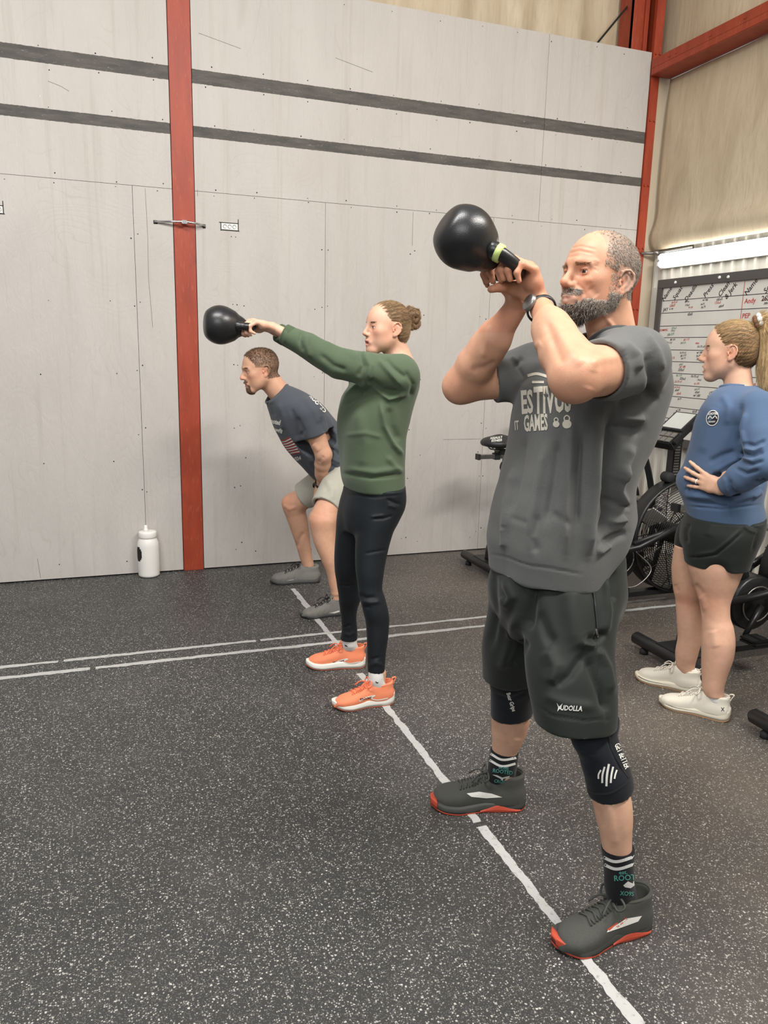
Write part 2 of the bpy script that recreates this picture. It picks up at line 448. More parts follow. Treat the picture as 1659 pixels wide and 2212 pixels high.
def insulation_mat():
    t = NT('vinyl_insulation'); co = t.coords()
    a = t.noise(3, 5, t.mapv((1.5, 1.5, .35), co), .6, .8); b = t.noise(55, 3, t.mapv((1, 1, .12), co)); c = t.noise(.9, 3, co)
    col = t.mix(t.ramp(a, [(.3, 0.), (.7, 1.)]), srgb('b5a58c'), srgb('cdbea4'))
    col = t.mix(t.math('MULTIPLY', t.ramp(b, [(.5, 0.), (.75, 1.)]), .3), col, srgb('9c8768'))
    col = t.mix(t.ramp(c, [(.45, 0.), (.8, .5)]), col, srgb('b09a78'))
    t.col(col); t.set(Roughness=.6, Specular_IOR_Level=.3); t.bump(t.math('ADD', a, t.math('MULTIPLY', t.noise(160, 2, co), .08)), .4, .02); return t.m
def rubber_floor():
    t = NT('speckled_rubber_floor'); co = t.coords()
    def flecks(scale, thr, soft):
        v = t.n('TexVoronoi', feature='F1', distance='CHEBYCHEV'); v.inputs['Scale'].default_value = scale; v.inputs['Randomness'].default_value = 1
        w = t.n('VectorMath', operation='ADD'); t.link(co, w.inputs[0]); nz = t.n('TexNoise'); nz.inputs['Scale'].default_value = scale*1.6
        t.link(co, nz.inputs['Vector']); sc = t.n('VectorMath', operation='SCALE'); sc.inputs[3].default_value = .7/scale
        t.link(nz.outputs['Color'], sc.inputs[0]); t.link(sc.outputs[0], w.inputs[1]); t.link(w.outputs[0], v.inputs['Vector'])
        inside = t.ramp(v.outputs['Distance'], [(soft, 1.), (soft+.10, 0.)])
        pick = t.n('SeparateColor'); t.link(v.outputs['Color'], pick.inputs[0])
        return t.math('MULTIPLY', inside, t.math('GREATER_THAN', pick.outputs[0], thr)), pick.outputs[1]
    f1, s1 = flecks(190, .70, .26); f2, s2 = flecks(120, .91, .24); f3, s3 = flecks(330, .66, .28)
    base = t.mix(t.noise(2.2, 4, co), srgb('2d2f30'), srgb('3b3b3a'))
    base = t.mix(t.ramp(t.noise(420, 2, co), [(.35, 0.), (.65, 1.)]), base, srgb('242526'))
    c = t.mix(f3, base, srgb('636260')); fc = t.mix(s1, srgb('6c6b65'), srgb('aaa9a3')); c = t.mix(f1, c, fc); c = t.mix(f2, c, t.mix(s2, srgb('8b8a85'), srgb('bdbcb7')))
    dust = t.ramp(t.noise(1.4, 5, co, .65), [(.5, 0.), (.85, .32)])
    c = t.mix(dust, c, srgb('6d6863'))
    sx = t.n('SeparateXYZ'); t.link(co, sx.inputs[0]); warm_light = t.math('MULTIPLY', t.n('MapRange', interpolation_type='SMOOTHSTEP', i_0=sx.outputs[0], i_1=.7, i_2=2.4, i_3=0., i_4=.42).outputs[0], t.ramp(t.noise(1.7, 5, co, .6), [(.3, .35), (.65, 1.)])); c = t.mix(warm_light, c, srgb('7a6c5e'))  # warm light from the right put into the colour as a dusty brown gradient
    chalk = t.ramp(t.noise(5.5, 4, t.mapv((1, 2.4, 1), co), .6, .4), [(.72, 0.), (.86, .35)])
    c = t.mix(chalk, c, srgb('a3a29e'))
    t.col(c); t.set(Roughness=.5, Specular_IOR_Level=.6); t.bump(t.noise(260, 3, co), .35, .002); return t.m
def steel_red():
    t = NT('red_primer_steel'); co = t.coords()
    c = t.mix(t.ramp(t.noise(5, 5, t.mapv((3, 3, .6), co)), [(.3, 0.), (.7, 1.)]), srgb('8c331d'), srgb('9f3e24'))
    c = t.mix(t.ramp(t.noise(22, 4, t.mapv((4, 4, .7), co)), [(.58, 0.), (.75, .4)]), c, srgb('bb6a4c'))
    c = t.mix(t.ramp(t.noise(8, 5, co), [(.62, 0.), (.75, .5)]), c, srgb('6a2c1d'))
    t.col(c); t.set(Roughness=.5); t.bump(t.noise(120, 3, co), .15, .001); return t.m
def tape_mat():
    t = NT('worn_white_floor_paint'); co = t.coords()
    w = t.ramp(t.noise(55, 4, co, .7), [(.56, 0.), (.66, 1.)]); v = t.noise(9, 3, co)
    c = t.mix(v, srgb('a2a2a0'), srgb('b9b9b6')); c = t.mix(t.math('MULTIPLY', w, .55), c, srgb('72716f'))
    t.col(c); t.set(Roughness=.6); return t.m
M_ply = ply_mat(); M_ins = insulation_mat(); M_red = steel_red(); M_tape = tape_mat()
M_dark = simple('dark_gap', '1c1a18', .9); M_white_metal = simple('white_ribbed_metal', 'c9c5bb', .45, 0, (40, .1))
M_black = simple('black_powder_coat', '17181a', .38, 0, (300, .15)); M_blackpl = simple('black_plastic', '1d1e20', .5, 0, (200, .1))
M_chrome = simple('brushed_chrome', 'c8c8c6', .22, 1.0); M_greymet = simple('grey_steel', '8f8d89', .35, .8)
M_white = simple('white_plastic', 'e4e2dc', .35); M_rubber = simple('black_rubber', '222325', .8)
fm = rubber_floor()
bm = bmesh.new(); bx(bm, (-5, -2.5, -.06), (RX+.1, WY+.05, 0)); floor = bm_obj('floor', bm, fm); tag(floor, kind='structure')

def ragged_strip(name, a, b, w, z=.0015, seed=1, parent=None, breaks=()):
    """painted line on the floor with a ragged edge, from a to b"""
    rnd = random.Random(seed); a = np.array(a); b = np.array(b); L = np.linalg.norm(b-a); d = (b-a)/L; n = np.array([-d[1], d[0]])
    bm = bmesh.new(); N = int(L/.012); prev = None; j1 = j2 = 0
    for i in range(N+1):
        s = L*i/N; j1 = .72*j1+rnd.uniform(-1, 1)*w*.10; j2 = .72*j2+rnd.uniform(-1, 1)*w*.10
        if any(lo < s < hi for lo, hi in breaks): prev = None; continue
        p = a+d*s; q = [bm.verts.new((*(p+n*(w/2+j1)), z)), bm.verts.new((*(p-n*(w/2+j2)), z))]
        if prev: bm.faces.new((prev[0], prev[1], q[1], q[0]))
        prev = q
    r = bmesh.ops.extrude_face_region(bm, geom=bm.faces[:]); bmesh.ops.translate(bm, verts=[v for v in r['geom'] if isinstance(v, bmesh.types.BMVert)], vec=(0, 0, -.0012))
    return bm_obj(name, bm, M_tape, parent)
ragged_strip('painted_line', (1.084, 4.62), (1.088, .6), .030, seed=3, parent=floor, breaks=((.52, .545), (1.32, 1.36), (2.61, 2.625)))
ragged_strip('painted_line', (-1.6, 3.797), (3.3, 3.803), .028, seed=5, parent=floor, breaks=((1.35, 1.365), (2.3, 2.31)), z=.0022)
ragged_strip('painted_line', (-1.6, 3.664), (3.3, 3.669), .030, seed=8, parent=floor, breaks=((1.5, 1.512),), z=.0022)
# seams between the rubber mats on the right, where the darker mat lies under the bikes
# --- plywood wall
wl = box('wall_left', (-5, WY+.014, 0), (3.90, WY+.05, 3.66), M_dark); tag(wl, kind='structure')
def sheet(x0, x1, z0, z1):
    bm = bmesh.new(); bx(bm, (x0+.0012, WY, z0+.0012), (x1-.0012, WY+.0145, z1-.0012)); return bm_obj('plywood_sheet', bm, M_ply, wl)
CX0, CX1 = .471, .601
for k in range(-4, 4):
    x0 = .235+1.22*k; x1 = min(x0+1.22, 3.893)
    if k == 3: x0, x1 = 3.895, 3.9; continue
    if x0 < CX0 < x1: sheet(x0, CX0-.003, .008, 2.43); sheet(CX1+.003, 1.442, .008, 2.43)
    elif k == 1: sheet(1.442, 2.675, .008, 2.43)
    elif k == 2: sheet(2.675, 3.893, .008, 2.43)
    else: sheet(x0, x1, .008, 2.43)
for x0, x1 in ((-4.4, -1.95), (-1.95, CX0-.003), (CX1+.003, 3.036), (3.036, 3.893)): sheet(x0, x1, 2.43, 3.66)
# screws and gouges along the sheet seams
bm = bmesh.new(); rnd = random.Random(4)
def screw(x, z, r=.0042):
    vs = [bm.verts.new((x+r*math.cos(a*math.pi/3), WY-.0008, z+r*math.sin(a*math.pi/3))) for a in range(6)]; bm.faces.new(vs)
for xs in (.235, 1.442, 2.675, 2.06, .84, 3.3):
    for z in np.arange(.15, 2.4, .4): 
        for dx in (-.018, .018): screw(xs+dx+rnd.uniform(-.006, .006), z+rnd.uniform(-.03, .03), rnd.uniform(.003, .0048))
for z in (2.41, 2.45, 3.14, 3.02, 2.82, 3.62, 1.3, .75, 1.75, .1):
    for x in np.arange(-2, 3.85, .3 if z > 2 else .42):
        if CX0-.02 < x < CX1+.02: continue
        screw(x+rnd.uniform(-.05, .05), z+rnd.uniform(-.012, .012), rnd.uniform(.0025, .0046))
o = bm_obj('screw_heads', bm, M_dark, wl); tag(o, kind='stuff')
# thin cracks in the paint
bm = bmesh.new()
for pts in (((.283, .0), (.281, .12), (.268, .2), (.27, .27)), ((-.42, .02), (-.43, .15)), ((.31, 2.42), (.315, 2.15), (.31, 1.9), (.325, 1.6)), ((2.06, 2.42), (2.06, 2.2)), ((.62, 2.44), (.62, 2.4)), ((.65, 3.32), (.9, 3.27)), ((1.5, 3.3), (1.75, 3.25)), ((.7, 3.1), (.9, 3.08)), ((2.35, .86), (2.66, .86)), ((-.2, 2.95), (-.13, 2.93), (-.09, 2.91))):
    tube(bm, [(x, WY-.0003, z) for x, z in pts], .0011, 4)
o = bm_obj('paint_crack', bm, simple('crack', '5e5850', .9), wl); tag(o, kind='stuff')
# upper wall behind: stained insulation
def draped(name, org, du, dv, nu, nv, fn, mat, thick=.02):
    bm = bmesh.new(); g = []; org = np.array(org); du = np.array(du); dv = np.array(dv); n = nrm(np.cross(du, dv))
    for i in range(nu+1): g.append([bm.verts.new(org+du*i/nu+dv*j/nv+n*fn(i/nu, j/nv)) for j in range(nv+1)])
    for i in range(nu):
        for j in range(nv): bm.faces.new((g[i][j], g[i+1][j], g[i+1][j+1], g[i][j+1]))
    r = bmesh.ops.extrude_face_region(bm, geom=bm.faces[:]); bmesh.ops.translate(bm, verts=[v for v in r['geom'] if isinstance(v, bmesh.types.BMVert)], vec=-n*thick)
    return bm_obj(name, bm, mat, None, smooth=True)
wb = draped('wall_back', (-5, WY+.22, 3.4), (9.1, 0, 0), (0, 0, 2.6), 300, 12, lambda u, v: .018*math.sin(u*95)*math.sin(u*31+1)+.012*math.sin(u*240)+.006*math.sin(v*9+u*50), M_ins)
tag(wb, kind='structure')
# red columns and girts
col1 = box('steel_column', (CX0, WY-.004, 0), (CX1, WY+.2, 5.4), M_red, bevel=.003)
tag(col1, 'red steel column set flush in the grey plywood wall, left of the kettlebell swingers', 'column')
bm = bmesh.new(); bx(bm, (3.898, WY-.012, 0), (3.968, WY+.02, 5.4)); bx(bm, (3.925, WY+.02, 0), (3.935, WY+.22, 5.4)); bx(bm, (3.898, WY+.2, 0), (3.968, WY+.21, 5.4))
col2 = bm_obj('corner_column', bm, M_red, bevel=.002); tag(col2, 'narrow red steel column in the corner between plywood and metal wall', 'column')
bm = bmesh.new(); bx(bm, (3.73, WY+.06, 3.55), (3.75, WY+.2, 5.4)); bx(bm, (3.73, WY+.06, 3.55), (3.885, WY+.075, 5.4)); bx(bm, (3.84, WY+.045, 3.55), (3.858, WY+.2, 5.4))
c3 = bm_obj('column_flange', bm, M_red, col2, label='shadowed back flange above the plywood')
for z in np.arange(.5, 5.2, .45):
    for x in (3.915, 3.951): bm = bmesh.new(); lathe(bm, [(.0, .012), (.007, .011), (.008, .004), (.009, 0)], (x, WY-.012, z), (0, -1, 0), 6); bm_obj('bolt', bm, M_red, col2)
bm = bmesh.new()
bx(bm, (3.885, -1, 3.50), (3.89, WY-.02, 3.60)); bx(bm, (3.885, -1, 3.497), (4.06, WY-.02, 3.502)); bx(bm, (3.885, -1, 3.60), (4.06, WY-.02, 3.605)); bx(bm, (4.05, -1, 3.5), (4.055, WY-.02, 3.6)); bx(bm, (3.883, -1, 3.545), (3.886, WY-.02, 3.55))
g = bm_obj('wall_girt', bm, M_red, None); tag(g, 'red horizontal steel girt on the upper right wall', 'beam')
for y in (5.0, 4.93, 4.6, 4.3, 3.9): bm = bmesh.new(); lathe(bm, [(0, .006), (.006, .005), (.007, 0)], (3.883, y, 3.57), (-1, 0, 0), 8); bm_obj('bolt', bm, M_red, g)
bm = bmesh.new(); tube(bm, [on_plane(1291, 92, 1, WY+.12), on_plane(1400, -20, 1, WY+.12)], .006, 8); 
a = on_plane(1291, 92, 1, WY+.12); b = on_plane(1367, 0, 1, WY+.12); bm.clear(); tube(bm, [a-(b-a)*.6, b+(b-a)*.6], .007, 8)
tag(bm_obj('brace_rod', bm, M_dark, None, smooth=True), 'thin dark diagonal brace rod above the plywood wall', 'rod')
# --- right wall: ribbed metal, insulation blanket above
def ribbed(name, y0, y1, z0, z1, x, mat, parent=None):
    bm = bmesh.new(); prof = []; y = y0; pitch = .1
    while y < y1:
        for dy, dx in ((0, 0), (.052, 0), (.062, -.02), (.082, -.02), (.092, 0)): prof.append((min(y+dy, y1), x+dx))
        y += pitch
    prof.append((y1, x)); rows = [[bm.verts.new((px, py, z)) for py, px in prof] for z in (z0, z1)]; back = [[bm.verts.new((px+.02, py, z)) for py, px in prof] for z in (z0, z1)]
    n = len(prof)
    for i in range(n-1):
        bm.faces.new((rows[0][i], rows[0][i+1], rows[1][i+1], rows[1][i])); bm.faces.new((back[0][i+1], back[0][i], back[1][i], back[1][i+1])); bm.faces.new((rows[1][i], rows[1][i+1], back[1][i+1], back[1][i]))
    return bm_obj(name, bm, mat, parent)
wr = ribbed('wall_right', -2.5, WY+.1, 0, 2.35, RX, M_white_metal); tag(wr, kind='structure')
def bag(u, v):
    # u along Y (near -> far), v up ; hangs full and rolls in at the bottom edge
    return .05*math.exp(-((v-.07)/.09)**2)+.03*math.sin(v*3.1)*(1-.3*v)+.0025*math.sin(u*90+3*math.sin(v*4))*v+.004*math.sin(u*17+1)
ins = draped('insulation_blanket', (RX-.02, -2.4, 2.285), (0, WY+2.4-.03, 0), (0, 0, 1.205), 220, 40, lambda u, v: -bag(u, v), M_ins, .012)
tag(ins, 'beige vinyl insulation blanket hanging below the red girt', 'insulation')
ins2 = draped('wall_upper', (RX-.03, -2.4, 3.55), (0, WY+2.4+.2, 0), (0, 0, 2.4), 160, 12, lambda u, v: .01*math.sin(u*60)+.006*math.sin(v*20), M_ins, .012); tag(ins2, kind='structure')
bm = bmesh.new(); tube(bm, spline([(3.985, WY+.02, 2.28), (3.987, WY+.02, 2.7), (3.982, WY+.02, 3.1), (3.985, WY+.02, 3.5)], 6), .018, 10)
tag(bm_obj('trim_1', bm, M_ins, None, smooth=True), kind='structure')
bm = bmesh.new(); bx(bm, (3.97, WY-.005, 0), (RX, WY+.03, 3.55)); tag(bm_obj('trim_2', bm, simple('trim_beige', 'b9ab95', .6)), kind='structure')
# conduit
bm = bmesh.new(); tube(bm, [(3.93, WY-.03, 2.262), (3.99, WY-.06, 2.262), (4.045, WY-.12, 2.268), (4.05, WY-.45, 2.27)], .011, 8); lathe(bm, [(.016, -.02), (.018, 0), (.016, .02)], (4.02, WY-.09, 2.265), (.7, -.7, 0), 10)
tag(bm_obj('conduit_pipe', bm, M_greymet, None, smooth=True), 'thin grey conduit under the insulation in the wall corner', 'pipe')
# tube light
lamp = empty('tube_light', (4.03, 3.9, 2.2), 'long white fluorescent light above the whiteboard on the right wall', 'light')
lm = NT('lit_tube'); lm.set(Emission_Strength=7.0); lm.b.inputs['Emission Color'].default_value = (1, .99, .96, 1); lm.col((.9, .9, .9))
box('housing', (4.035, 2.6, 2.145), (4.062, 5.085, 2.255), M_white, lamp, .004)
for z in (2.222, 2.175):
    bm = bmesh.new(); tube(bm, [(4.01, 2.64, z), (4.01, 5.04, z)], .027, 14); bm_obj('tube', bm, lm.m, lamp, smooth=True)
    bm = bmesh.new(); bx(bm, (3.995, 5.04, z-.014), (4.04, 5.07, z+.014)); bm_obj('socket', bm, M_white, lamp)
# --- whiteboard
BY0, BY1, BZ0, BZ1, BXX = 2.62, 5.06, .838, 2.06, 4.028
wbd = empty('whiteboard', (4.04, 3.84, .84), 'large whiteboard with dark frame covered in handwritten names and weights', 'whiteboard')
box('panel', (BXX, BY0, BZ0), (4.05, BY1, BZ1), simple('whiteboard_surface', 'd9d6cf', .25, 0), wbd)
M_frame = simple('dark_wood_frame', '4f4b48', .6, 0, (60, .2))
FW = .062
for nm, a, b in (('frame_rail', (BXX-.016, BY0, BZ1-FW), (BXX+.002, BY1, BZ1)), ('frame_rail', (BXX-.016, BY0, BZ0), (BXX+.002, BY1, BZ0+FW)), ('frame_stile', (BXX-.016, BY1-FW+.01, BZ0+FW), (BXX+.002, BY1, BZ1-FW)), ('frame_stile', (BXX-.016, BY0, BZ0+FW), (BXX+.002, BY0+FW, BZ1-FW))):
    box(nm, a, b, M_frame, wbd, .002)
for y, z in ((4.86, 2.03), (4.42, 2.033), (4.34, 2.03), (3.9, 2.03)): bm = bmesh.new(); lathe(bm, [(0, .008), (.009, .007), (.011, 0)], (BXX-.016, y, z), (-1, 0, 0), 8); bm_obj('screw_cap', bm, M_white, wbd)
M_ink = simple('black_marker', '26262a', .5); M_inkr = simple('red_marker', 'b4473c', .5); M_inkg = simple('green_marker', '6d8a72', .5)
def text_mesh(txt, size, spacing=1.0, off=0, thick=0):
    c = bpy.data.curves.new('t', 'FONT'); c.body = txt; c.size = size; c.align_x = 'CENTER'; c.align_y = 'CENTER'; c.space_character = spacing; c.offset = off; c.resolution_u = 2
    o = bpy.data.objects.new('t', c); COL.objects.link(o); dg = bpy.context.evaluated_depsgraph_get(); me = bpy.data.meshes.new_from_object(o.evaluated_get(dg))
    COL.objects.unlink(o); bpy.data.objects.remove(o); bpy.data.curves.remove(c)
    co = np.zeros(len(me.vertices)*3); me.vertices.foreach_get('co', co); co = co.reshape(-1, 3)[:, :2]; F = [tuple(p.vertices) for p in me.polygons]; bpy.data.meshes.remove(me)
    return co, F
_glyph = {}
class Ink:
    """handwriting laid on a plane: origin, right and up directions"""
    def __init__(s, org, r, u, n): s.o, s.r, s.u, s.n = map(np.array, (org, r, u, n)); s.bm = bmesh.new()
    def write(s, txt, a, b, size, rot=0, bold=.0, slant=.0, sp=1.0):
        k = (txt, bold, sp)
        if k not in _glyph: _glyph[k] = text_mesh(txt, 1.0, sp, bold)
        co, F = _glyph[k]; c, d = math.cos(rot), math.sin(rot); x = (co[:, 0]+slant*co[:, 1])*size; y = co[:, 1]*size
        X = a+x*c-y*d; Y = b+x*d+y*c; P = s.o+X[:, None]*s.r+Y[:, None]*s.u; vs = [s.bm.verts.new(p) for p in P]
        for f in F:
            try: s.bm.faces.new([vs[i] for i in f])
            except ValueError: pass
    def line(s, p, q, w):
        p = np.array(p); q = np.array(q); d = nrm(q-p); m = np.array([-d[1], d[0]])*w/2; vs = [s.bm.verts.new(s.o+t[0]*s.r+t[1]*s.u) for t in (p+m, p-m, q-m, q+m)]; s.bm.faces.new(vs)
    def done(s, name, mat, parent):
        r = bmesh.ops.extrude_face_region(s.bm, geom=s.bm.faces[:]); bmesh.ops.translate(s.bm, verts=[v for v in r['geom'] if isinstance(v, bmesh.types.BMVert)], vec=-s.n*.0006)
        return bm_obj(name, s.bm, mat, parent)
# board coordinates: a = distance from the left edge (towards the camera), b = height
org = (BXX-.0012, BY1, 0); ink = {k: Ink(org, (0, -1, 0), (0, 0, 1), (-1, 0, 0)) for k in 'krg'}
K = ink['k']
rows = [1.905, 1.815, 1.72, 1.635, 1.545, 1.46, 1.375, 1.29, 1.205, 1.125, 1.04, .965]
for r_ in rows: K.line((.055, r_), (2.38, r_), .0042)
ink['r'].line((.855, .91), (.855, 1.995), .004)
for txt, a in (('Name', .1), ('Squat', .215), ('Deadlift', .36), ('Press', .53), ('Clean', .675), ('& Jerk', .74), ('Name', .915), ('Squat', 1.07), ('Deadlift', 1.22)):
    K.write(txt, a, 1.955 if txt != '& Jerk' else 1.94, .05, math.radians(48), .012, .1)
rnd = random.Random(11)
for i, r_ in enumerate(rows[:-1]):
    top, bot = r_, rows[i+1]
    if i == 1 or i == 8: cells = [(.36, 1)]
    else: cells = [(.19, 3), (.34, 3), (.50, 3), (.66, 3), (1.05, 3), (1.2, 2), (1.4, 2), (1.7, 3), (2.0, 2)]
    for a, n in cells:
        if rnd.random() < .12: continue
        for j in range(n):
            if rnd.random() < .12: continue
            k = rnd.choice('kkkrkrg' if i > 1 else 'kkkr')
            ink[k].write(rnd.choice(['185x5', '95-105', '70-75', '225x3', '135x3', '65x5', '205-215', '55-75 x3', 'BS 115', 'w/ 185', '95 105 115']), a+rnd.uniform(-.03, .03), top-.016-.023*j+rnd.uniform(-.004, .004), rnd.uniform(.016, .026), rnd.uniform(-.05, .2), rnd.choice([.004, .012, .02]), rnd.uniform(0, .5))
for txt, a, b, s, k in (('JAY', .1, 1.84, .035, 'k'), ('DOMINIC', .1, 1.69, .022, 'r'), ('KARLY', .1, 1.585, .03, 'g'), ('Andy', .92, 1.865, .045, 'r'), ('PEP', .9, 1.77, .045, 'r'), ('265#', 1.06, 1.875, .045, 'k'), ('Sean', .1, 1.41, .025, 'k'), ('LIAM', .1, 1.0, .035, 'k'), ('95 x 3', .24, 1.01, .024, 'k'), ('Press 65x5', .44, 1.01, .026, 'k'), ('TALYA  70-75', .17, .99-.055+.0, .03, 'k'), ('Sara', .12, .915, .036, 'k'), ('BS 275', .1, 1.24, .028, 'k'), ('BP 145x5', .22, 1.24, .028, 'k'), ('Susan', .1, 1.085, .022, 'r'), ('95x3', .36, 1.085, .022, 'k')):
    ink[k].write(txt, a, b, s, .03, .012, .1)
for k, mt, lb in (('k', M_ink, 'black handwriting'), ('r', M_inkr, 'red handwriting'), ('g', M_inkg, 'green handwriting')): 
    o = ink[k].done('handwriting', mt, wbd); o['label'] = lb; o['kind'] = 'stuff'
# --- outlet slots and rod bracket on the plywood
def slot(x0, x1, z0, z1, name, label, plug=True):
    root = empty(name, ((x0+x1)/2, WY, z0), label, 'outlet', 'outlet boxes let into the plywood')
    bm = bmesh.new(); t = .004
    for a, b in (((x0-.012, z1), (x1+.004, z1+t)), ((x0, z0-t), (x1+.008, z0)), ((x0-t, z0-.006), (x0, z1)), ((x1, z0), (x1+t, z1+.028))): bx(bm, (a[0], WY-.002, a[1]), (b[0], WY+.002, b[1]))
    bm_obj('cutout_edge', bm, M_dark, root)
    if plug:
        box('cover', (x0+.003, WY-.004, z0+.002), (x1-.003, WY+.004, z1-.002), M_white, root, .001)
        bm = bmesh.new()
        for i in range(3):
            x = x0+(x1-x0)*(.22+.28*i); tube(bm, [(x+.011*math.cos(a), WY-.005, z0+(z1-z0)*.5+.011*math.sin(a)) for a in np.linspace(0, 2*math.pi, 14)], .0016, 5)
        bm_obj('knockout', bm, M_greymet, root)
slot(.762, .868, 2.214, 2.255, 'outlet_box', 'small white outlet box let into the plywood right of the red column')
slot(-.57, -.482, 2.214, 2.255, 'outlet_box', 'white outlet box let into the plywood at the left picture edge')
br = empty('rod_bracket', (.51, WY-.03, 2.23), 'short chrome rod bracket across the red column', 'bracket')
box('slot', (.352, WY-.003, 2.219), (.375, WY+.001, 2.24), M_dark, br); box('slot', (.648, WY-.003, 2.214), (.665, WY+.001, 2.238), M_dark, br)
bm = bmesh.new(); tube(bm, [(.358, WY-.004, 2.231), (.48, WY-.04, 2.236), (.54, WY-.045, 2.238), (.60, WY-.04, 2.234), (.662, WY-.004, 2.228)], .007, 10); bm_obj('rod', bm, M_chrome, br, smooth=True)
bm = bmesh.new(); bx(bm, (.515, WY-.06, 2.224), (.548, WY-.02, 2.246)); bm_obj('clamp', bm, M_chrome, br, bevel=.003)
# --- white squeeze bottle
bt = on_plane(323, 1246, 2, 0)+np.array([.0, .03, 0])
bo = empty('water_bottle', bt, 'white plastic squeeze bottle on the floor against the plywood wall', 'bottle')
bm = bmesh.new(); lathe(bm, [(0, 0), (.056, 0), (.066, .006), (.0685, .015), (.0675, .03), (.0685, .04), (.0685, .20), (.067, .225), (.058, .25), (.0535, .258), (.0535, .268), (0, .268)], bt, (0, 0, 1), 48); bm_obj('body', bm, M_white, bo, smooth=True)
bm = bmesh.new(); lathe(bm, [(0, .262), (.056, .262), (.0575, .266), (.0575, .295), (.054, .302), (.03, .304), (0, .304)], bt, (0, 0, 1), 48); bm_obj('cap', bm, M_white, bo, smooth=True)
bm = bmesh.new(); lathe(bm, [(0, .300), (.017, .302), (.014, .318), (.011, .322), (.012, .335), (.008, .342), (0, .343)], bt+np.array([-.01, 0, 0]), (0, 0, 1), 20); bm_obj('spout', bm, M_white, bo, smooth=True)
bm = bmesh.new(); g = []
for i in range(13):
    row = []
    for j in range(9):
        a = math.radians(205+ (i-6)*4.2); zz = .158+(j-4)*.012
        row.append(bm.verts.new(Vector(bt)+Vector((.0692*math.cos(a), .0692*math.sin(a), zz))))
    g.append(row)
for i in range(12):
    for j in range(8):
        if ((i-5.5)/6)**2+((j-3.5)/4)**2 < 1.02: bm.faces.new((g[i][j], g[i+1][j], g[i+1][j+1], g[i][j+1]))
bmesh.ops.delete(bm, geom=[v for v in bm.verts if not v.link_faces], context='VERTS')
bm_obj('round_sticker', bm, M_dark, bo, smooth=True, label='dark round sticker')
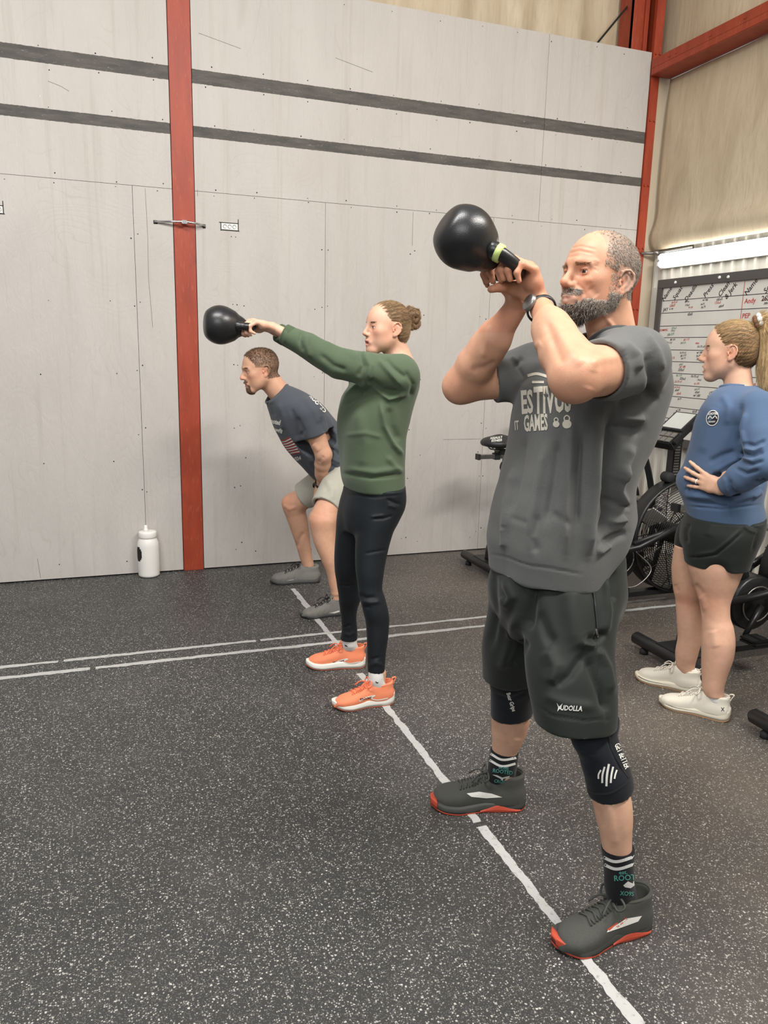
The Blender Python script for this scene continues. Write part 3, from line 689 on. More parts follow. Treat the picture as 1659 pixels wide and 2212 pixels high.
# ------------------------------------------------------------------ air bikes
def make_bike(x, y, label):
    B = empty('air_bike', (x, y, 0), label, 'exercise bike', 'air bikes along the right wall')
    def L(a, b, c): return (x+a, y+b, c)
    def part(name, fn, mat, smooth=True, parent=None, bevel=0, label=None):
        bm = bmesh.new(); fn(bm); return bm_obj(name, bm, mat, parent or B, smooth=smooth, bevel=bevel, label=label)
    for xs, nm in ((0, 'rear_stabilizer'), (1.18, 'front_stabilizer')):
        st = part(nm, lambda bm: tube(bm, [L(xs, -.285, .062), L(xs, -.27, .062), L(xs, .27, .062), L(xs, .285, .062)], [.02, .032, .032, .02], 14), M_black)
        for s in (-1, 1): part('foot_pad', lambda bm: lathe(bm, [(0, 0), (.022, 0), (.022, .02), (.01, .035), (0, .035)], L(xs, s*.2, 0), (0, 0, 1), 14), M_rubber, parent=st)
        part('end_cap', lambda bm: (bx(bm, L(xs-.034, -.288, .05), L(xs+.034, -.278, .075))), M_blackpl, parent=st)
    part('base_plate', lambda bm: (bx(bm, L(-.01, -.11, .088), L(.12, .11, .096))), M_black, False)
    part('chain_stay', lambda bm: (tube(bm, spline([L(.06, 0, .09), L(.065, 0, .17), L(.10, 0, .25), L(.17, 0, .31), L(.27, 0, .33), L(.42, 0, .31)], 5), .033, 14)), M_black)
    part('base_rail', lambda bm: bx(bm, L(.05, -.03, .055), L(1.18, .03, .085)), M_black, False)
    part('seat_tube', lambda bm: (tube(bm, [L(.46, 0, .28), L(.30, 0, .62)], .032, 12)), M_black)
    part('seat_post', lambda bm: tube(bm, [L(.31, 0, .58), L(.215, 0, .80)], .022, 12), M_chrome)
    part('seat_rail', lambda bm: (bx(bm, L(-.06, -.022, .795), L(.34, .022, .825))), M_chrome, False, bevel=.003)
    part('rail_clamp', lambda bm: (bx(bm, L(.05, -.027, .788), L(.09, .027, .832))), M_blackpl, False, bevel=.003)
    part('rail_cap', lambda bm: bx(bm, L(-.075, -.024, .79), L(-.058, .024, .828)), M_blackpl, False)
    k = part('adjuster_knob', lambda bm: (lathe(bm, [(.006, 0), (.008, -.02), (.017, -.03), (.022, -.045), (.024, -.06), (.018, -.078), (0, -.08)], L(.115, -.02, .795), (0, 0, 1), 12)), M_blackpl)
    # saddle
    S = SDF(); c = np.array(L(.10, 0, .90))
    S.ell(c+[-.04, 0, .0], (.10, .115, .045), .03); S.cone(c+[.0, 0, .005], c+[.19, 0, -.005], .045, .024, .05); S.ell(c+[-.04, 0, -.06], (.12, .10, .045), .02, 's'); S.ell(c+[.1, 0, -.075], (.11, .05, .05), .02, 's')
    V, Q = S.mesh(.008); sd = mesh_np('saddle', V, Q, M_blackpl, B)
    for s in (-1, 1): part('saddle_rail', lambda bm: tube(bm, spline([L(.02, s*.03, .87), L(.06, s*.03, .852), L(.2, s*.02, .852), L(.26, 0, .88)], 4), .005, 8), M_chrome, parent=sd)
    part('saddle_clamp', lambda bm: bx(bm, L(.07, -.035, .822), L(.13, .035, .862)), M_blackpl, False, bevel=.006)
    # crank
    part('crank_case', lambda bm: (lathe(bm, [(0, -.05), (.13, -.05), (.14, -.04), (.14, .04), (.13, .05), (0, .05)], L(.44, 0, .31), (0, 1, 0), 28)), M_black)
    part('chain_guard', lambda bm: bx(bm, L(.44, -.046, .25), L(.62, .046, .34)), M_black, False, bevel=.004)
    part('crank_ring', lambda bm: tube(bm, [L(.44+.09*math.cos(a), -.062, .31+.09*math.sin(a)) for a in np.linspace(0, 2*math.pi, 28)], .004, 6), M_greymet)
    for s, a0 in ((-1, math.radians(-125)), (1, math.radians(55))):
        px, pz = .44+.17*math.cos(a0), .31+.17*math.sin(a0)
        ar = part('crank_arm', lambda bm: tube(bm, [L(.44, s*.085, .31), L(px, s*.10, pz)], [.018, .013], 10), M_black)
        pd = part('pedal', lambda bm: (bx(bm, L(px-.05, s*.12-.0, pz-.012), L(px+.05, s*.12+s*.10, pz-.002)), bx(bm, L(px-.05, s*.12, pz+.004), L(px+.05, s*.12+s*.10, pz+.014)), bx(bm, L(px-.01, s*.115, pz-.012), L(px+.01, s*.22, pz+.014)), bx(bm, L(px-.05, s*.20, pz-.012), L(px+.05, s*.22, pz+.014))), M_blackpl, False)
        # push rod from crank to the lever, lever with grip
        part('push_rod', lambda bm: tube(bm, [L(.47, s*.13, .42), L(.88, s*.16, .55)], .016, 8, side=(0, 1, 0)), M_black)
        dx = (lambda z: .32*(z-.3)) if s < 0 else (lambda z: 0)
        lv = part('handle_lever', lambda bm: tube(bm, spline([L(.86, s*.19, .30), L(.84+dx(.6), s*.2, .60), L(.78+dx(.85), s*.22, .85), L(.66+dx(1.13), s*.25, 1.13)], 4), .020, 10), M_black)
        part('grip', lambda bm: tube(bm, [L(.66+dx(1.13), s*.25, 1.13), L(.62+dx(1.13), s*.25, 1.15), L(.42+dx(1.13), s*.27, 1.12)], [.019, .021, .021], 12), M_rubber, parent=lv)
        part('foot_peg', lambda bm: bx(bm, L(.74, s*.17, .60), L(.84, s*.30, .615)), M_greymet, False, bevel=.003)
        part('side_arm', lambda bm: tube(bm, [L(.25, s*.05, .33), L(.50, s*.14, .40), L(.72, s*.16, .50), L(.88, s*.13, .43)], .020, 10), M_black)
    part('brake_cable', lambda bm: tube(bm, spline([L(.52, -.09, .36), L(.60, -.14, .26), L(.50, -.15, .17), L(.38, -.13, .16)], 8), .004, 6), M_greymet)
    # fan
    fc = (.89, .42); R0 = .345
    fan = part('fan_rim', lambda bm: lathe(bm, [(R0-.010, -.050), (R0, -.058), (R0+.010, -.046), (R0+.006, 0), (R0+.010, .046), (R0, .058), (R0-.010, .050), (R0-.010, -.050)], L(fc[0], 0, fc[1]), (0, 1, 0), 56, caps=False), M_black)
    def cage(bm):
        for s in (-1, 1):
            for k in range(22):
                r = .055+k*(R0-.06)/22; yo = s*(.105-.045*(r/R0)**3)
                tube(bm, [L(fc[0]+r*math.cos(a), yo, fc[1]+r*math.sin(a)) for a in np.linspace(0, 2*math.pi, 41)], .0023, 4, cap=False)
            for k in range(12):
                a = k*math.pi/6+.1; tube(bm, [L(fc[0]+r*math.cos(a), s*(.108-.045*(r/R0)**3), fc[1]+r*math.sin(a)) for r in (.05, .15, .25, R0)], .003, 4)
    cg = part('wire_cage', cage, M_black, parent=fan); cg['kind'] = 'stuff'
    part('hub', lambda bm: lathe(bm, [(0, -.14), (.05, -.135), (.062, -.12), (.062, .12), (.05, .135), (0, .14)], L(fc[0], 0, fc[1]), (0, 1, 0), 24), M_black, parent=fan)
    for k in range(6):
        def bl(bm):
            a = k*math.pi/3+.5; r1, r2 = .17, .31; ca, sa = math.cos(a), math.sin(a); ta, tb = -sa, ca; vs = []
            for r in (r1, r2):
                for dy, w in ((-.065, -.045), (.065, -.045), (.065, -.055+.012), (-.065, -.055+.012)):
                    pass
            for r in (r1, r2):
                for yy in (-.07, .07):
                    for w in (0, .006): vs.append(bm.verts.new(L(fc[0]+ca*r+ta*(w+yy*.55), yy*.8, fc[1]+sa*r+tb*(w+yy*.55))))
            for f in ((0, 1, 3, 2), (4, 6, 7, 5), (0, 4, 5, 1), (2, 3, 7, 6), (0, 2, 6, 4), (1, 5, 7, 3)): bm.faces.new([vs[i] for i in f])
        part('fan_blade', bl, M_blade, False, parent=fan)
    for s in (-1, 1): part('fan_support', lambda bm: tube(bm, [L(.89, s*.12, .42), L(.80, s*.11, .10)], .016, 8), M_black)
    # console
    part('console_post', lambda bm: bx(bm, L(.775, -.03, .74), L(.835, .03, 1.03)), M_black, False, bevel=.004)
    pl_ = part('post_lettering', lambda bm: [bx(bm, L(.80-.018, -.0315, .80+.0165*i), L(.80+.018, -.030, .809+.0165*i)) for i in range(12)], M_greymet, False); pl_['kind'] = 'stuff'
    part('post_roller', lambda bm: lathe(bm, [(0, -.035), (.026, -.035), (.032, -.027), (.032, .027), (.026, .035), (0, .035)], L(.77, 0, .785), (0, 1, 0), 20), M_rubber)
    rot = Matrix.Rotation(math.radians(-40), 3, 'Y'); cc = Vector(L(.80, 0, 1.085))
    def rbx(bm, a, b):
        n0 = len(bm.verts); bx(bm, a, b); bm.verts.ensure_lookup_table()
        for vv in bm.verts[n0:]: vv.co = cc+rot @ vv.co
    cs = part('console', lambda bm: rbx(bm, (-.13, -.115, -.02), (.12, .115, .012)), M_black, False, bevel=.006)
    part('console_bezel', lambda bm: rbx(bm, (-.045, -.10, .008), (.112, .10, .022)), M_blackpl, False, parent=cs, bevel=.004)
    part('screen', lambda bm: rbx(bm, (-.030, -.082, .021), (.100, .082, .0235)), M_screen, False, parent=cs)
    part('keypad_housing', lambda bm: rbx(bm, (-.150, -.10, -.045), (-.055, .10, .018)), M_black, False, parent=cs, bevel=.006)
    for i in range(4):
        for j in range(2): part('key', lambda bm: rbx(bm, (-.140+.042*j, -.088+.046*i, .016), (-.106+.042*j, -.052+.046*i, .021)), M_greymet, False, parent=cs)
    return B
M_blade = simple('pale_fan_blade', 'e6e2d8', .5); M_screen = simple('console_screen', 'b9bbb6', .15)
bike = make_bike(2.42, 4.64, 'black air bike against the plywood corner, saddle seen left of the bearded man')
def dup_tree(o, parent=None):
    c = o.copy(); COL.objects.link(c); c.parent = parent
    for ch in list(o.children): dup_tree(ch, c)
    return c
for xx, yy, lab in ((2.42, 3.77, 'black air bike with its fan and console between the bearded man and the coach'),
                    (2.56, 2.87, 'black air bike behind the legs of the woman in the blue sweatshirt'),
                    (2.46, 1.98, 'black air bike at the right picture edge, only its rear stabilizer showing')):
    b2 = dup_tree(bike); b2.location = (xx, yy, 0); b2['label'] = lab
# ------------------------------------------------------------------ figures: shared anatomy
M_skin = attr_mat('skin', .5, .12, (260, .25, .0012), .35, .05, 45)
M_hair = attr_mat('hair_strands', .55, 0, None, .4, .12, 60)
def rowsec(fr, rows, lat=0., ratio=1.0, rs=None, back=1.0):
    """silhouette rows (y, x_left, x_right[, lat[, half_width]]) -> horizontal loft sections in the figure's frame"""
    out = []
    for r in rows:
        y, xl, xr = r[:3]; la = r[3] if len(r) > 3 and r[3] is not None else lat
        p = fr.P((xl+xr)/2, y, la); E = (xr-xl)/2*depth(p)/FPX
        vd = p-CAM; vd[2] = 0; vd = nrm(vd); sn = abs(vd @ fr.u); cs = abs(vd @ fr.v)
        w = r[4] if len(r) > 4 else (rs if rs is not None else E*ratio)
        if w*sn > E*.8: w = E*.8/sn
        ru = math.sqrt(max(E*E-(w*sn)**2, 1e-5))/cs
        q = p-fr.O; out.append((p[2], q @ fr.u, q @ fr.v, ru, ru*back, w))
    return out
def loft_rows(S, fr, rows, lat=0., ratio=1.0, rs=None, k=.02, mode='u', p=2.0, grow=0.):
    sec = rowsec(fr, rows, lat, ratio, rs); sec = [(s[0], s[1], s[2], s[3]+grow, s[4]+grow, s[5]+grow) for s in sec]
    return S.loft(fr.O, fr.w, fr.u, sec, k, mode, p)
def axes(az, pitch=0, roll=0):
    a, b, c = map(math.radians, (az, pitch, roll))
    u = np.array([math.cos(a)*math.cos(b), math.sin(a)*math.cos(b), math.sin(b)]); v0 = np.array([-math.sin(a), math.cos(a), 0.]); w0 = np.cross(u, v0)
    v = v0*math.cos(c)+w0*math.sin(c); w = np.cross(u, v); return np.array([u, v, w])
class Head:
    def __init__(s, c, az, pitch=0, roll=0, k=1.0, male=True, mouth=0.0, nose=1.0, jaw=1.0, eyelid=.0042, ear=0.):
        s.ear = ear
        s.c = np.asarray(c, float); s.A = axes(az, pitch, roll); s.k = k; s.male = male; s.mouth = mouth; s.nose = nose; s.jaw = jaw; s.lid = eyelid
    def L(s, x, y, z): return s.c+s.k*(np.array([x, y, z]) @ s.A)
    def loc(s, P): return (P-s.c) @ s.A.T/s.k
    def sculpt(s, S, ears=True):
        k = s.k; L = s.L; A = s.A
        def E(x, y, z, a, b, c, kk=.02, mode='u', B=None): S.ell(L(x, y, z), (a*k, b*k, c*k), kk*k, mode, A if B is None else B)
        def C(p, q, ra, rb, kk=.015, mode='u'): S.cone(L(*p), L(*q), ra*k, rb*k, kk*k, mode)
        E(-.010, 0, .036, .099, .077, .088); E(.022, 0, .028, .070, .068, .078, .03)
        E(.030, 0, -.030, .056, .057, .068, .03)
        j = s.jaw
        for y in (-1, 1):
            C((-.002, y*.053*j, -.042), (.062, y*.020*j, -.094), .022, .019, .03)
            E(.050, y*.046, -.012, .026, .019, .018, .03)
            E(.040, y*.034, -.050, .030, .024, .028, .03)
        E(.074, 0, -.097, .021, .024, .019, .022)
        if s.male:
            C((.088, -.012, .027), (.088, .012, .027), .009, .009, .014)
            for y in (-1, 1): C((.090, y*.012, .0265), (.074, y*.046, .0235), .0105, .0085, .014)
        E(.076, 0, -.056, .023, .029, .026, .022)
        for y in (-1, 1):
            E(.101, y*.034, .006, .026, .021, .0140, .014, 's')
        n = s.nose
        C((.088, 0, .020), (.108+.004*n, 0, -.021), .0072, .0092*n, .013)
        E(.109+.006*(n-1), 0, -.026, .0125*n, .0115*n, .0100*n, .008)
        for y in (-1, 1): E(.098, y*.0125*n, -.030, .011, .0072, .0082, .006)
        for y in (-1, 1): E(.104, y*.0062, -.0385, .006, .0036, .0036, .002, 's')
        # lids with the slit the eye looks through
        for y in (-1, 1):
            E(.0735, y*.0325, .005, .0148, .0165, .0142, .005)
            E(.090, y*.033, .0045, .0145, .0130, s.lid, .002, 's')
            C((.0865, y*.0225, .0125), (.084, y*.042, .0125), .0022, .0022, .004)
        # lips
        m = s.mouth
        for a, b in (((.0885, -.024, -.0605), (.0995, -.007, -.0560)), ((.0995, -.007, -.0560), (.0995, .007, -.0560)), ((.0995, .007, -.0560), (.0885, .024, -.0605))): C(a, b, .0042, .0050, .006)
        for a, b in (((.0880, -.022, -.0630-m*.4), (.0965, 0, -.0690-m)), ((.0965, 0, -.0690-m), (.0880, .022, -.0630-m*.4))): C(a, b, .0040, .0062, .006)
        if m > 0: E(.098, 0, -.0625-m*.5, .020, .0175, .0022+m*.55, .003, 's')
        else:
            for y in (-1, 1): C((.1045, 0, -.0622), (.091, y*.025, -.0612), .0012, .0010, .003, 's')
        if ears:
            for y in (-1, 1):
                t = math.radians(14); B = np.array([A[0]*math.cos(t)+A[2]*math.sin(t), A[1], -A[0]*math.sin(t)+A[2]*math.cos(t)])
                tw = math.radians(-22*y); B2 = np.array([B[0]*math.cos(tw)+B[1]*math.sin(tw), -B[0]*math.sin(tw)+B[1]*math.cos(tw), B[2]])
                dz = s.ear
                E(-.014, y*.080, dz, .0180, .0055, .0300, .005, 'u', B2); E(-.004, y*.078, -.026+dz, .0085, .0055, .0105, .005)
                E(-.009, y*.088, .002+dz, .0120, .0062, .0205, .002, 's', B2); E(-.002, y*.082, -.005+dz, .0065, .010, .0085, .002, 's')
                hp = [(.002+.002, .080, .010), (.000, .081, .022), (-.007, .084, .029), (-.017, .088, .030), (-.027, .092, .022), (-.031, .0935, .008), (-.028, .091, -.008), (-.020, .087, -.020), (-.010, .082, -.028)]
                S.chain([L(a, y*b, c+dz) for a, b, c in hp], [.0024*k, .0030*k]+[.0034*k]*5+[.0034*k, .004*k], .003)
                S.chain([L(a, y*b, c+dz) for a, b, c in ((-.012, .084, .018), (-.019, .087, .006), (-.015, .085, -.008), (-.007, .082, -.014))], [.0024*k]*4, .003)
                C((.003, y*.079, .001+dz), (.002, y*.081, -.008+dz), .0036, .004, .004)
    def tint(s, P, col, base, lipc=(.50, .2, .16), scalp=None, redn=1.0):
        q = s.loc(P); x, y, z = q.T; near = (np.abs(q) < .16).all(1)
        def g(cx, cy, cz, r): return np.exp(-(((x-cx)**2+(np.abs(y)-cy)**2+(z-cz)**2)/(r*r)))*near
        red = np.clip(g(.075, .045, -.022, .024)*.5+g(.112, 0, -.028, .016)*.7+g(-.012, .085, .0, .028)*.8+g(.03, .06, -.03, .03)*.25, 0, 1)*redn
        f = np.array([1.03, .74, .66]); col *= 1-red[:, None]*(1-f)
        eye = g(.083, .033, .004, .014); col *= 1-eye[:, None]*(1-np.array([.80, .62, .58]))
        ls = np.exp(-((z-(.0056+s.lid))/.0016)**2)*(np.abs(np.abs(y)-.033) < .0135)*(x > .078)*near*(.45 if s.male else .75); col *= 1-ls[:, None]*(1-np.array([.35, .28, .25]))
        m = s.mouth
        lip = near*(x > .086)*np.clip(1.25-np.maximum(np.abs((z+.0625+m*.5)/(.0115+m*.7)), np.abs(y)/.025)**2.5, 0, 1)*(np.abs(y) < .027)
        lip = np.clip(lip*1.3, 0, 1)[:, None]*.75; col[:] = col*(1-lip)+np.array(lipc)*lip
        if scalp is not None:
            fn, c = scalp; w = fn(q)*near; col[:] = col*(1-w[:, None])+np.array(c)*w[:, None]
        return col
    def eyes(s, parent, iris='5c4a33', gaze=(0, 0), both=True):
        ir = np.array(srgb(iris))
        for y in (-1, 1):
            c = s.L(.0745, y*.0325, .0045); r = .0122*s.k; n = 20
            d0 = nrm(np.array([1, math.tan(math.radians(gaze[0])), math.tan(math.radians(gaze[1]))]) @ s.A)
            a = nrm(np.cross(d0, [0, 0, 1])); b = np.cross(a, d0); V = [c+d0*r]; C = [(.004, .004, .004)]; Q = []
            rings = [4, 8, 11, 14, 18, 22, 26, 30, 36, 50, 70, 95, 130]
            for th in rings:
                t = math.radians(th)
                cc = (.004,)*3 if th < 14 else (ir*.35 if th < 20 else (ir*.6 if th < 27 else ((ir*.3+.1) if th < 31 else np.array((.62, .57, .53)))))
                for i in range(n):
                    p = 2*math.pi*i/n; V.append(c+r*(d0*math.cos(t)+(a*math.cos(p)+b*math.sin(p))*math.sin(t))); C.append(tuple(cc))
            F = [(0, 1+i, 1+(i+1) % n, 1+(i+1) % n) for i in range(n)]
            for k in range(len(rings)-1):
                for i in range(n): F.append((1+k*n+i, 1+(k+1)*n+i, 1+(k+1)*n+(i+1) % n, 1+k*n+(i+1) % n))
            bmv = bmesh.new(); vs = [bmv.verts.new(tuple(p)) for p in V]
            for f in F: 
                f2 = list(dict.fromkeys(f)); bmv.faces.new([vs[i] for i in f2])
            me_o = bm_obj('eye', bmv, M_eye, parent, smooth=True); at = me_o.data.color_attributes.new('Col', 'FLOAT_COLOR', 'POINT')
            for i, cc in enumerate(C): at.data[i].color = (*cc, 1)
M_eye = attr_mat('eye_gloss', .08, 0, None, .6, .0)
def strands(name, roots, dirs, lift, flow, length, rad, cols, parent, curl=0., segs=4, seed=0, label=None, mat=None, droop=0.):
    """thin three-sided hairs, every one real geometry; dirs are root normals, flow the combing direction"""
    n = len(roots); rnd = np.random.RandomState(seed); t = np.linspace(0, 1, segs+1)
    length = np.broadcast_to(length, (n,)); d0 = dirs*lift+flow; d0 = d0/(np.linalg.norm(d0, axis=1)[:, None]+1e-9)
    pts = roots[:, None, :]+d0[:, None, :]*(length[:, None]*t)[:, :, None]
    if droop: pts[..., 2] -= droop*(length[:, None]*t**2)
    if curl:
        a = np.cross(d0, dirs+rnd.normal(size=(n, 3))*.3); a /= np.linalg.norm(a, axis=1)[:, None]+1e-9; b = np.cross(d0, a); ph = rnd.rand(n)*6.28
        am = curl*length[:, None]*t; pts = pts+a[:, None, :]*(am*np.sin(ph[:, None]+t*7))[:, :, None]+b[:, None, :]*(am*np.cos(ph[:, None]+t*7))[:, :, None]
    tg = np.gradient(pts, axis=1); tg /= np.linalg.norm(tg, axis=2)[:, :, None]+1e-9
    s = np.cross(tg, dirs[:, None, :]); s /= np.linalg.norm(s, axis=2)[:, :, None]+1e-9; q = np.cross(tg, s)
    rr = (rad*(1-.75*t**2))[None, :, None]
    ring = np.stack([pts+(s*math.cos(a)+q*math.sin(a))*rr for a in (0, 2.094, 4.189)], 2)
    V = ring.reshape(-1, 3); base = (np.arange(n)*(segs+1)*3)[:, None, None]; i = (np.arange(segs)*3)[None, :, None]; j = np.arange(3)[None, None, :]
    a0 = base+i+j; a1 = base+i+(j+1) % 3; Q = np.stack([a0, a1, a1+3, a0+3], -1).reshape(-1, 4)
    C = np.repeat(cols, (segs+1)*3, axis=0)
    o = mesh_np(name, V, Q, mat or M_hair, parent, C, label=label); o['kind'] = 'stuff'; return o
def sample(V, Q, N, mask, n, seed=0):
    rnd = np.random.RandomState(seed); f = np.nonzero(mask[Q].mean(1) > .5)[0]
    if len(f) == 0: return np.zeros((0, 3)), np.zeros((0, 3))
    A = np.linalg.norm(np.cross(V[Q[f, 2]]-V[Q[f, 0]], V[Q[f, -1]]-V[Q[f, 1]]), axis=1); f = rnd.choice(f, n, p=A/A.sum()); w = rnd.dirichlet(np.ones(4), n)
    return (V[Q[f]]*w[:, :, None]).sum(1), N[Q[f]].mean(1)
def tangent(N, d):
    d = np.broadcast_to(d, N.shape); f = d-N*(d*N).sum(1)[:, None]; return f/(np.linalg.norm(f, axis=1)[:, None]+1e-9)
FING = ((.046, .027, .021, .0092), (.050, .031, .022, .0094), (.046, .029, .021, .0088), (.036, .022, .019, .0078))
def hand(S, wrist, d, n, t, curls, k=1.0, thumb=((.75, .55, .35), (.95, .2, .3), (.9, -.1, .4)), spread=0., wr=.026):
    """d wrist to knuckles, n out of the palm, t towards the thumb; curls per finger (deg, deg, deg) cumulative bends towards n"""
    d = nrm(d); n = nrm(n-d*(n @ d)); t0 = np.cross(d, n); t = t0 if t0 @ t > 0 else -t0
    W = np.asarray(wrist, float); off = (.029, .0095, -.0105, -.029); ln = (.088, .092, .087, .078); out = []
    for i in range(4):
        kn = W+k*(d*ln[i]+t*off[i]-n*.004*(1 if i in (1, 2) else .2)); S.cone(W+k*(d*.012+t*off[i]*.55), kn, .0135*k, .0105*k, .014*k)
        S.ell(W+k*(d*.05+n*.004+t*off[i]*.8), np.array((.014,)*3)*k, .014)
        cu = curls[i] if hasattr(curls[0], '__len__') else curls; a = 0; p = kn; r = FING[i][3]*k; ch = [p]; rr = [r*1.08]
        sd = nrm(d+t*spread*(1.5-i)*.5)
        for j in range(3):
            a += math.radians(cu[j]); p = p+FING[i][j]*k*(sd*math.cos(a)+n*math.sin(a)); ch.append(p); rr.append(r*(.97, .9, .80)[j])
        S.chain(ch, rr, .006*k); out.append(ch)
    p = W+k*(d*.018+t*.020+n*.004); ch = [p]; rr = [.0155*k]
    for j, L in enumerate((.043, .034, .026)):
        v = thumb[j]; p = p+nrm(d*v[0]+t*v[1]+n*v[2])*L*k; ch.append(p); rr.append((.0125, .0105, .0088)[j]*k)
    S.chain(ch, rr, .016*k)
    return out
def muscle_arm(S, sh, el, wr, r, wdir=None, k=.02):
    """upper arm and forearm with their swellings; r = (shoulder, mid, elbow, forearm, wrist)"""
    sh, el, wr = map(np.asarray, (sh, el, wr)); S.chain([sh, sh+(el-sh)*.45, el], [r[0], r[1], r[2]], k)
    S.chain([el, el+(wr-el)*.28, el+(wr-el)*.6], [r[2], r[3], (r[3]+r[4])*.52], k)
    side = wdir if wdir is not None else np.cross(wr-el, [0, 0, 1.])
    S.econe(el+(wr-el)*.5, wr, (r[3]+r[4])*.55, r[4], side, .78, k)
def cloth_mesh(name, S, mat, parent, vs, fl=None, cols=None, label=None, smooth=1, extra=None):
    V, Q = S.mesh(vs, smooth)
    if fl: V = folds(V, Q, fl)
    if extra: V = extra(V, normals(V, Q))
    o = mesh_np(name, V, Q, mat, parent, cols(V) if cols else None, label=label); return o, V, Q
def edge_ring(S, i, V, n=72, tol=.005):
    """the rim where cutting primitive i meets the outside of the cloth, as a closed ordered ring"""
    pre = SDF(); pre.ops = S.ops[:i]; a = np.abs(pre.ev(V)); b = np.abs(S.ops[i][1](V)); P = V[(a < tol)&(b < tol)]
    c = P.mean(0); u_, s_, vt = np.linalg.svd(P-c, full_matrices=False); x = (P-c) @ vt[0]; y = (P-c) @ vt[1]; t = np.arctan2(y, x); out = []
    for k in range(n):
        d = np.abs((t-(-math.pi+2*math.pi*(k+.5)/n)+math.pi) % (2*math.pi)-math.pi); m = d < .13
        if m.sum() > 1: out.append(P[m].mean(0))
    out = np.array(out)
    for _ in range(2): out = (np.roll(out, 1, 0)+out*2+np.roll(out, -1, 0))/4
    return list(out)+[out[0], out[1]]
class Decal:
    """flat print laid onto a cloth or shoe surface"""
    def __init__(s, V, Q): s.V = V; s.bvh = BVHTree.FromPolygons([tuple(v) for v in V], [tuple(q) for q in Q]); s.new()
    def new(s): s.bm = bmesh.new(); return s
    def put(s, pts, lift=.0012):
        out = []
        for x, y in pts:
            r = Vector(ray(x, y)).normalized(); loc, nn, _, dist = s.bvh.ray_cast(Vector(CAM), r)
            out.append(None if loc is None else loc+(nn if nn.dot(r) < 0 else -nn)*lift)
        return out
    def faces(s, pts, F, lift=.0012, cut=0):
        P2 = bmesh.new(); vs = [P2.verts.new((x, y, 0)) for x, y in pts]
        for f in F:
            try: P2.faces.new([vs[i] for i in f])
            except ValueError: pass
        for _ in range(cut):
            long = [e for e in P2.edges if e.calc_length() > 6]
            if long: bmesh.ops.subdivide_edges(P2, edges=long, cuts=1, use_grid_fill=False)
            bmesh.ops.triangulate(P2, faces=[f for f in P2.faces if len(f.verts) > 3])
        P2.verts.index_update(); q = s.put([(v.co.x, v.co.y) for v in P2.verts], lift)
        for _ in range(2):
            for i, v in enumerate(P2.verts):
                if q[i] is None:
                    ns = [q[e.other_vert(v).index] for e in v.link_edges if q[e.other_vert(v).index] is not None]
                    if ns: q[i] = sum(ns, Vector())/len(ns)
        w = [None if p is None else s.bm.verts.new(p) for p in q]
        for f in P2.faces:
            if all(w[v.index] is not None for v in f.verts):
                pp = [w[v.index].co for v in f.verts]
                if max((a-b).length for a in pp for b in pp) < .12:
                    try: s.bm.faces.new([w[v.index] for v in f.verts])
                    except ValueError: pass
        P2.free()
    def text(s, txt, cx, cy, size, ang=0, squash=1.0, slant=0., bold=.02, warp=None, sp=1.0, cut=2, lift=.0012):
        co, F = text_mesh(txt, 1.0, sp, bold); a = math.radians(ang); X = (co[:, 0]+slant*co[:, 1])*size*squash; Y = -co[:, 1]*size
        if warp is not None: X, Y = warp(X, Y)
        pts = np.stack([cx+X*math.cos(a)-Y*math.sin(a), cy+X*math.sin(a)+Y*math.cos(a)], 1); s.faces(pts, F, lift, cut)
    def poly(s, pts, lift=.0012, cut=2): s.faces(pts, [tuple(range(len(pts)))], lift, cut)
    def strip(s, pts, w, lift=.0012, n=6):
        P = spline([(x, y, 0) for x, y in pts], n); P = [p[:2] for p in P]; L = []; R_ = []
        for i, p in enumerate(P):
            d = nrm(P[min(i+1, len(P)-1)]-P[max(i-1, 0)]); m = np.array([-d[1], d[0]])*w/2; L.append(p+m); R_.append(p-m)
        q = L+R_; k = len(L); s.faces(q, [(i, i+1, k+i+1, k+i) for i in range(k-1)], lift, 0)
    def done(s, name, mat, parent, label=None):
        r = bmesh.ops.extrude_face_region(s.bm, geom=s.bm.faces[:])
        vs = [v for v in r['geom'] if isinstance(v, bmesh.types.BMVert)]
        for v in vs:
            d = (v.co-Vector(CAM)).normalized(); v.co += d*.0008
        o = bm_obj(name, s.bm, mat, parent, label=label); s.new(); return o
def tube_on(D, pts, r, lift=.0, n=6, seg=5):
    """round cord lying on a surface seen at the given image points"""
    P = [p[:2] for p in spline([(x, y, 0) for x, y in pts], seg)]; q = [p for p in D.put(P, lift) if p is not None]
    if len(q) > 1: tube(D.bm, q, r, n)
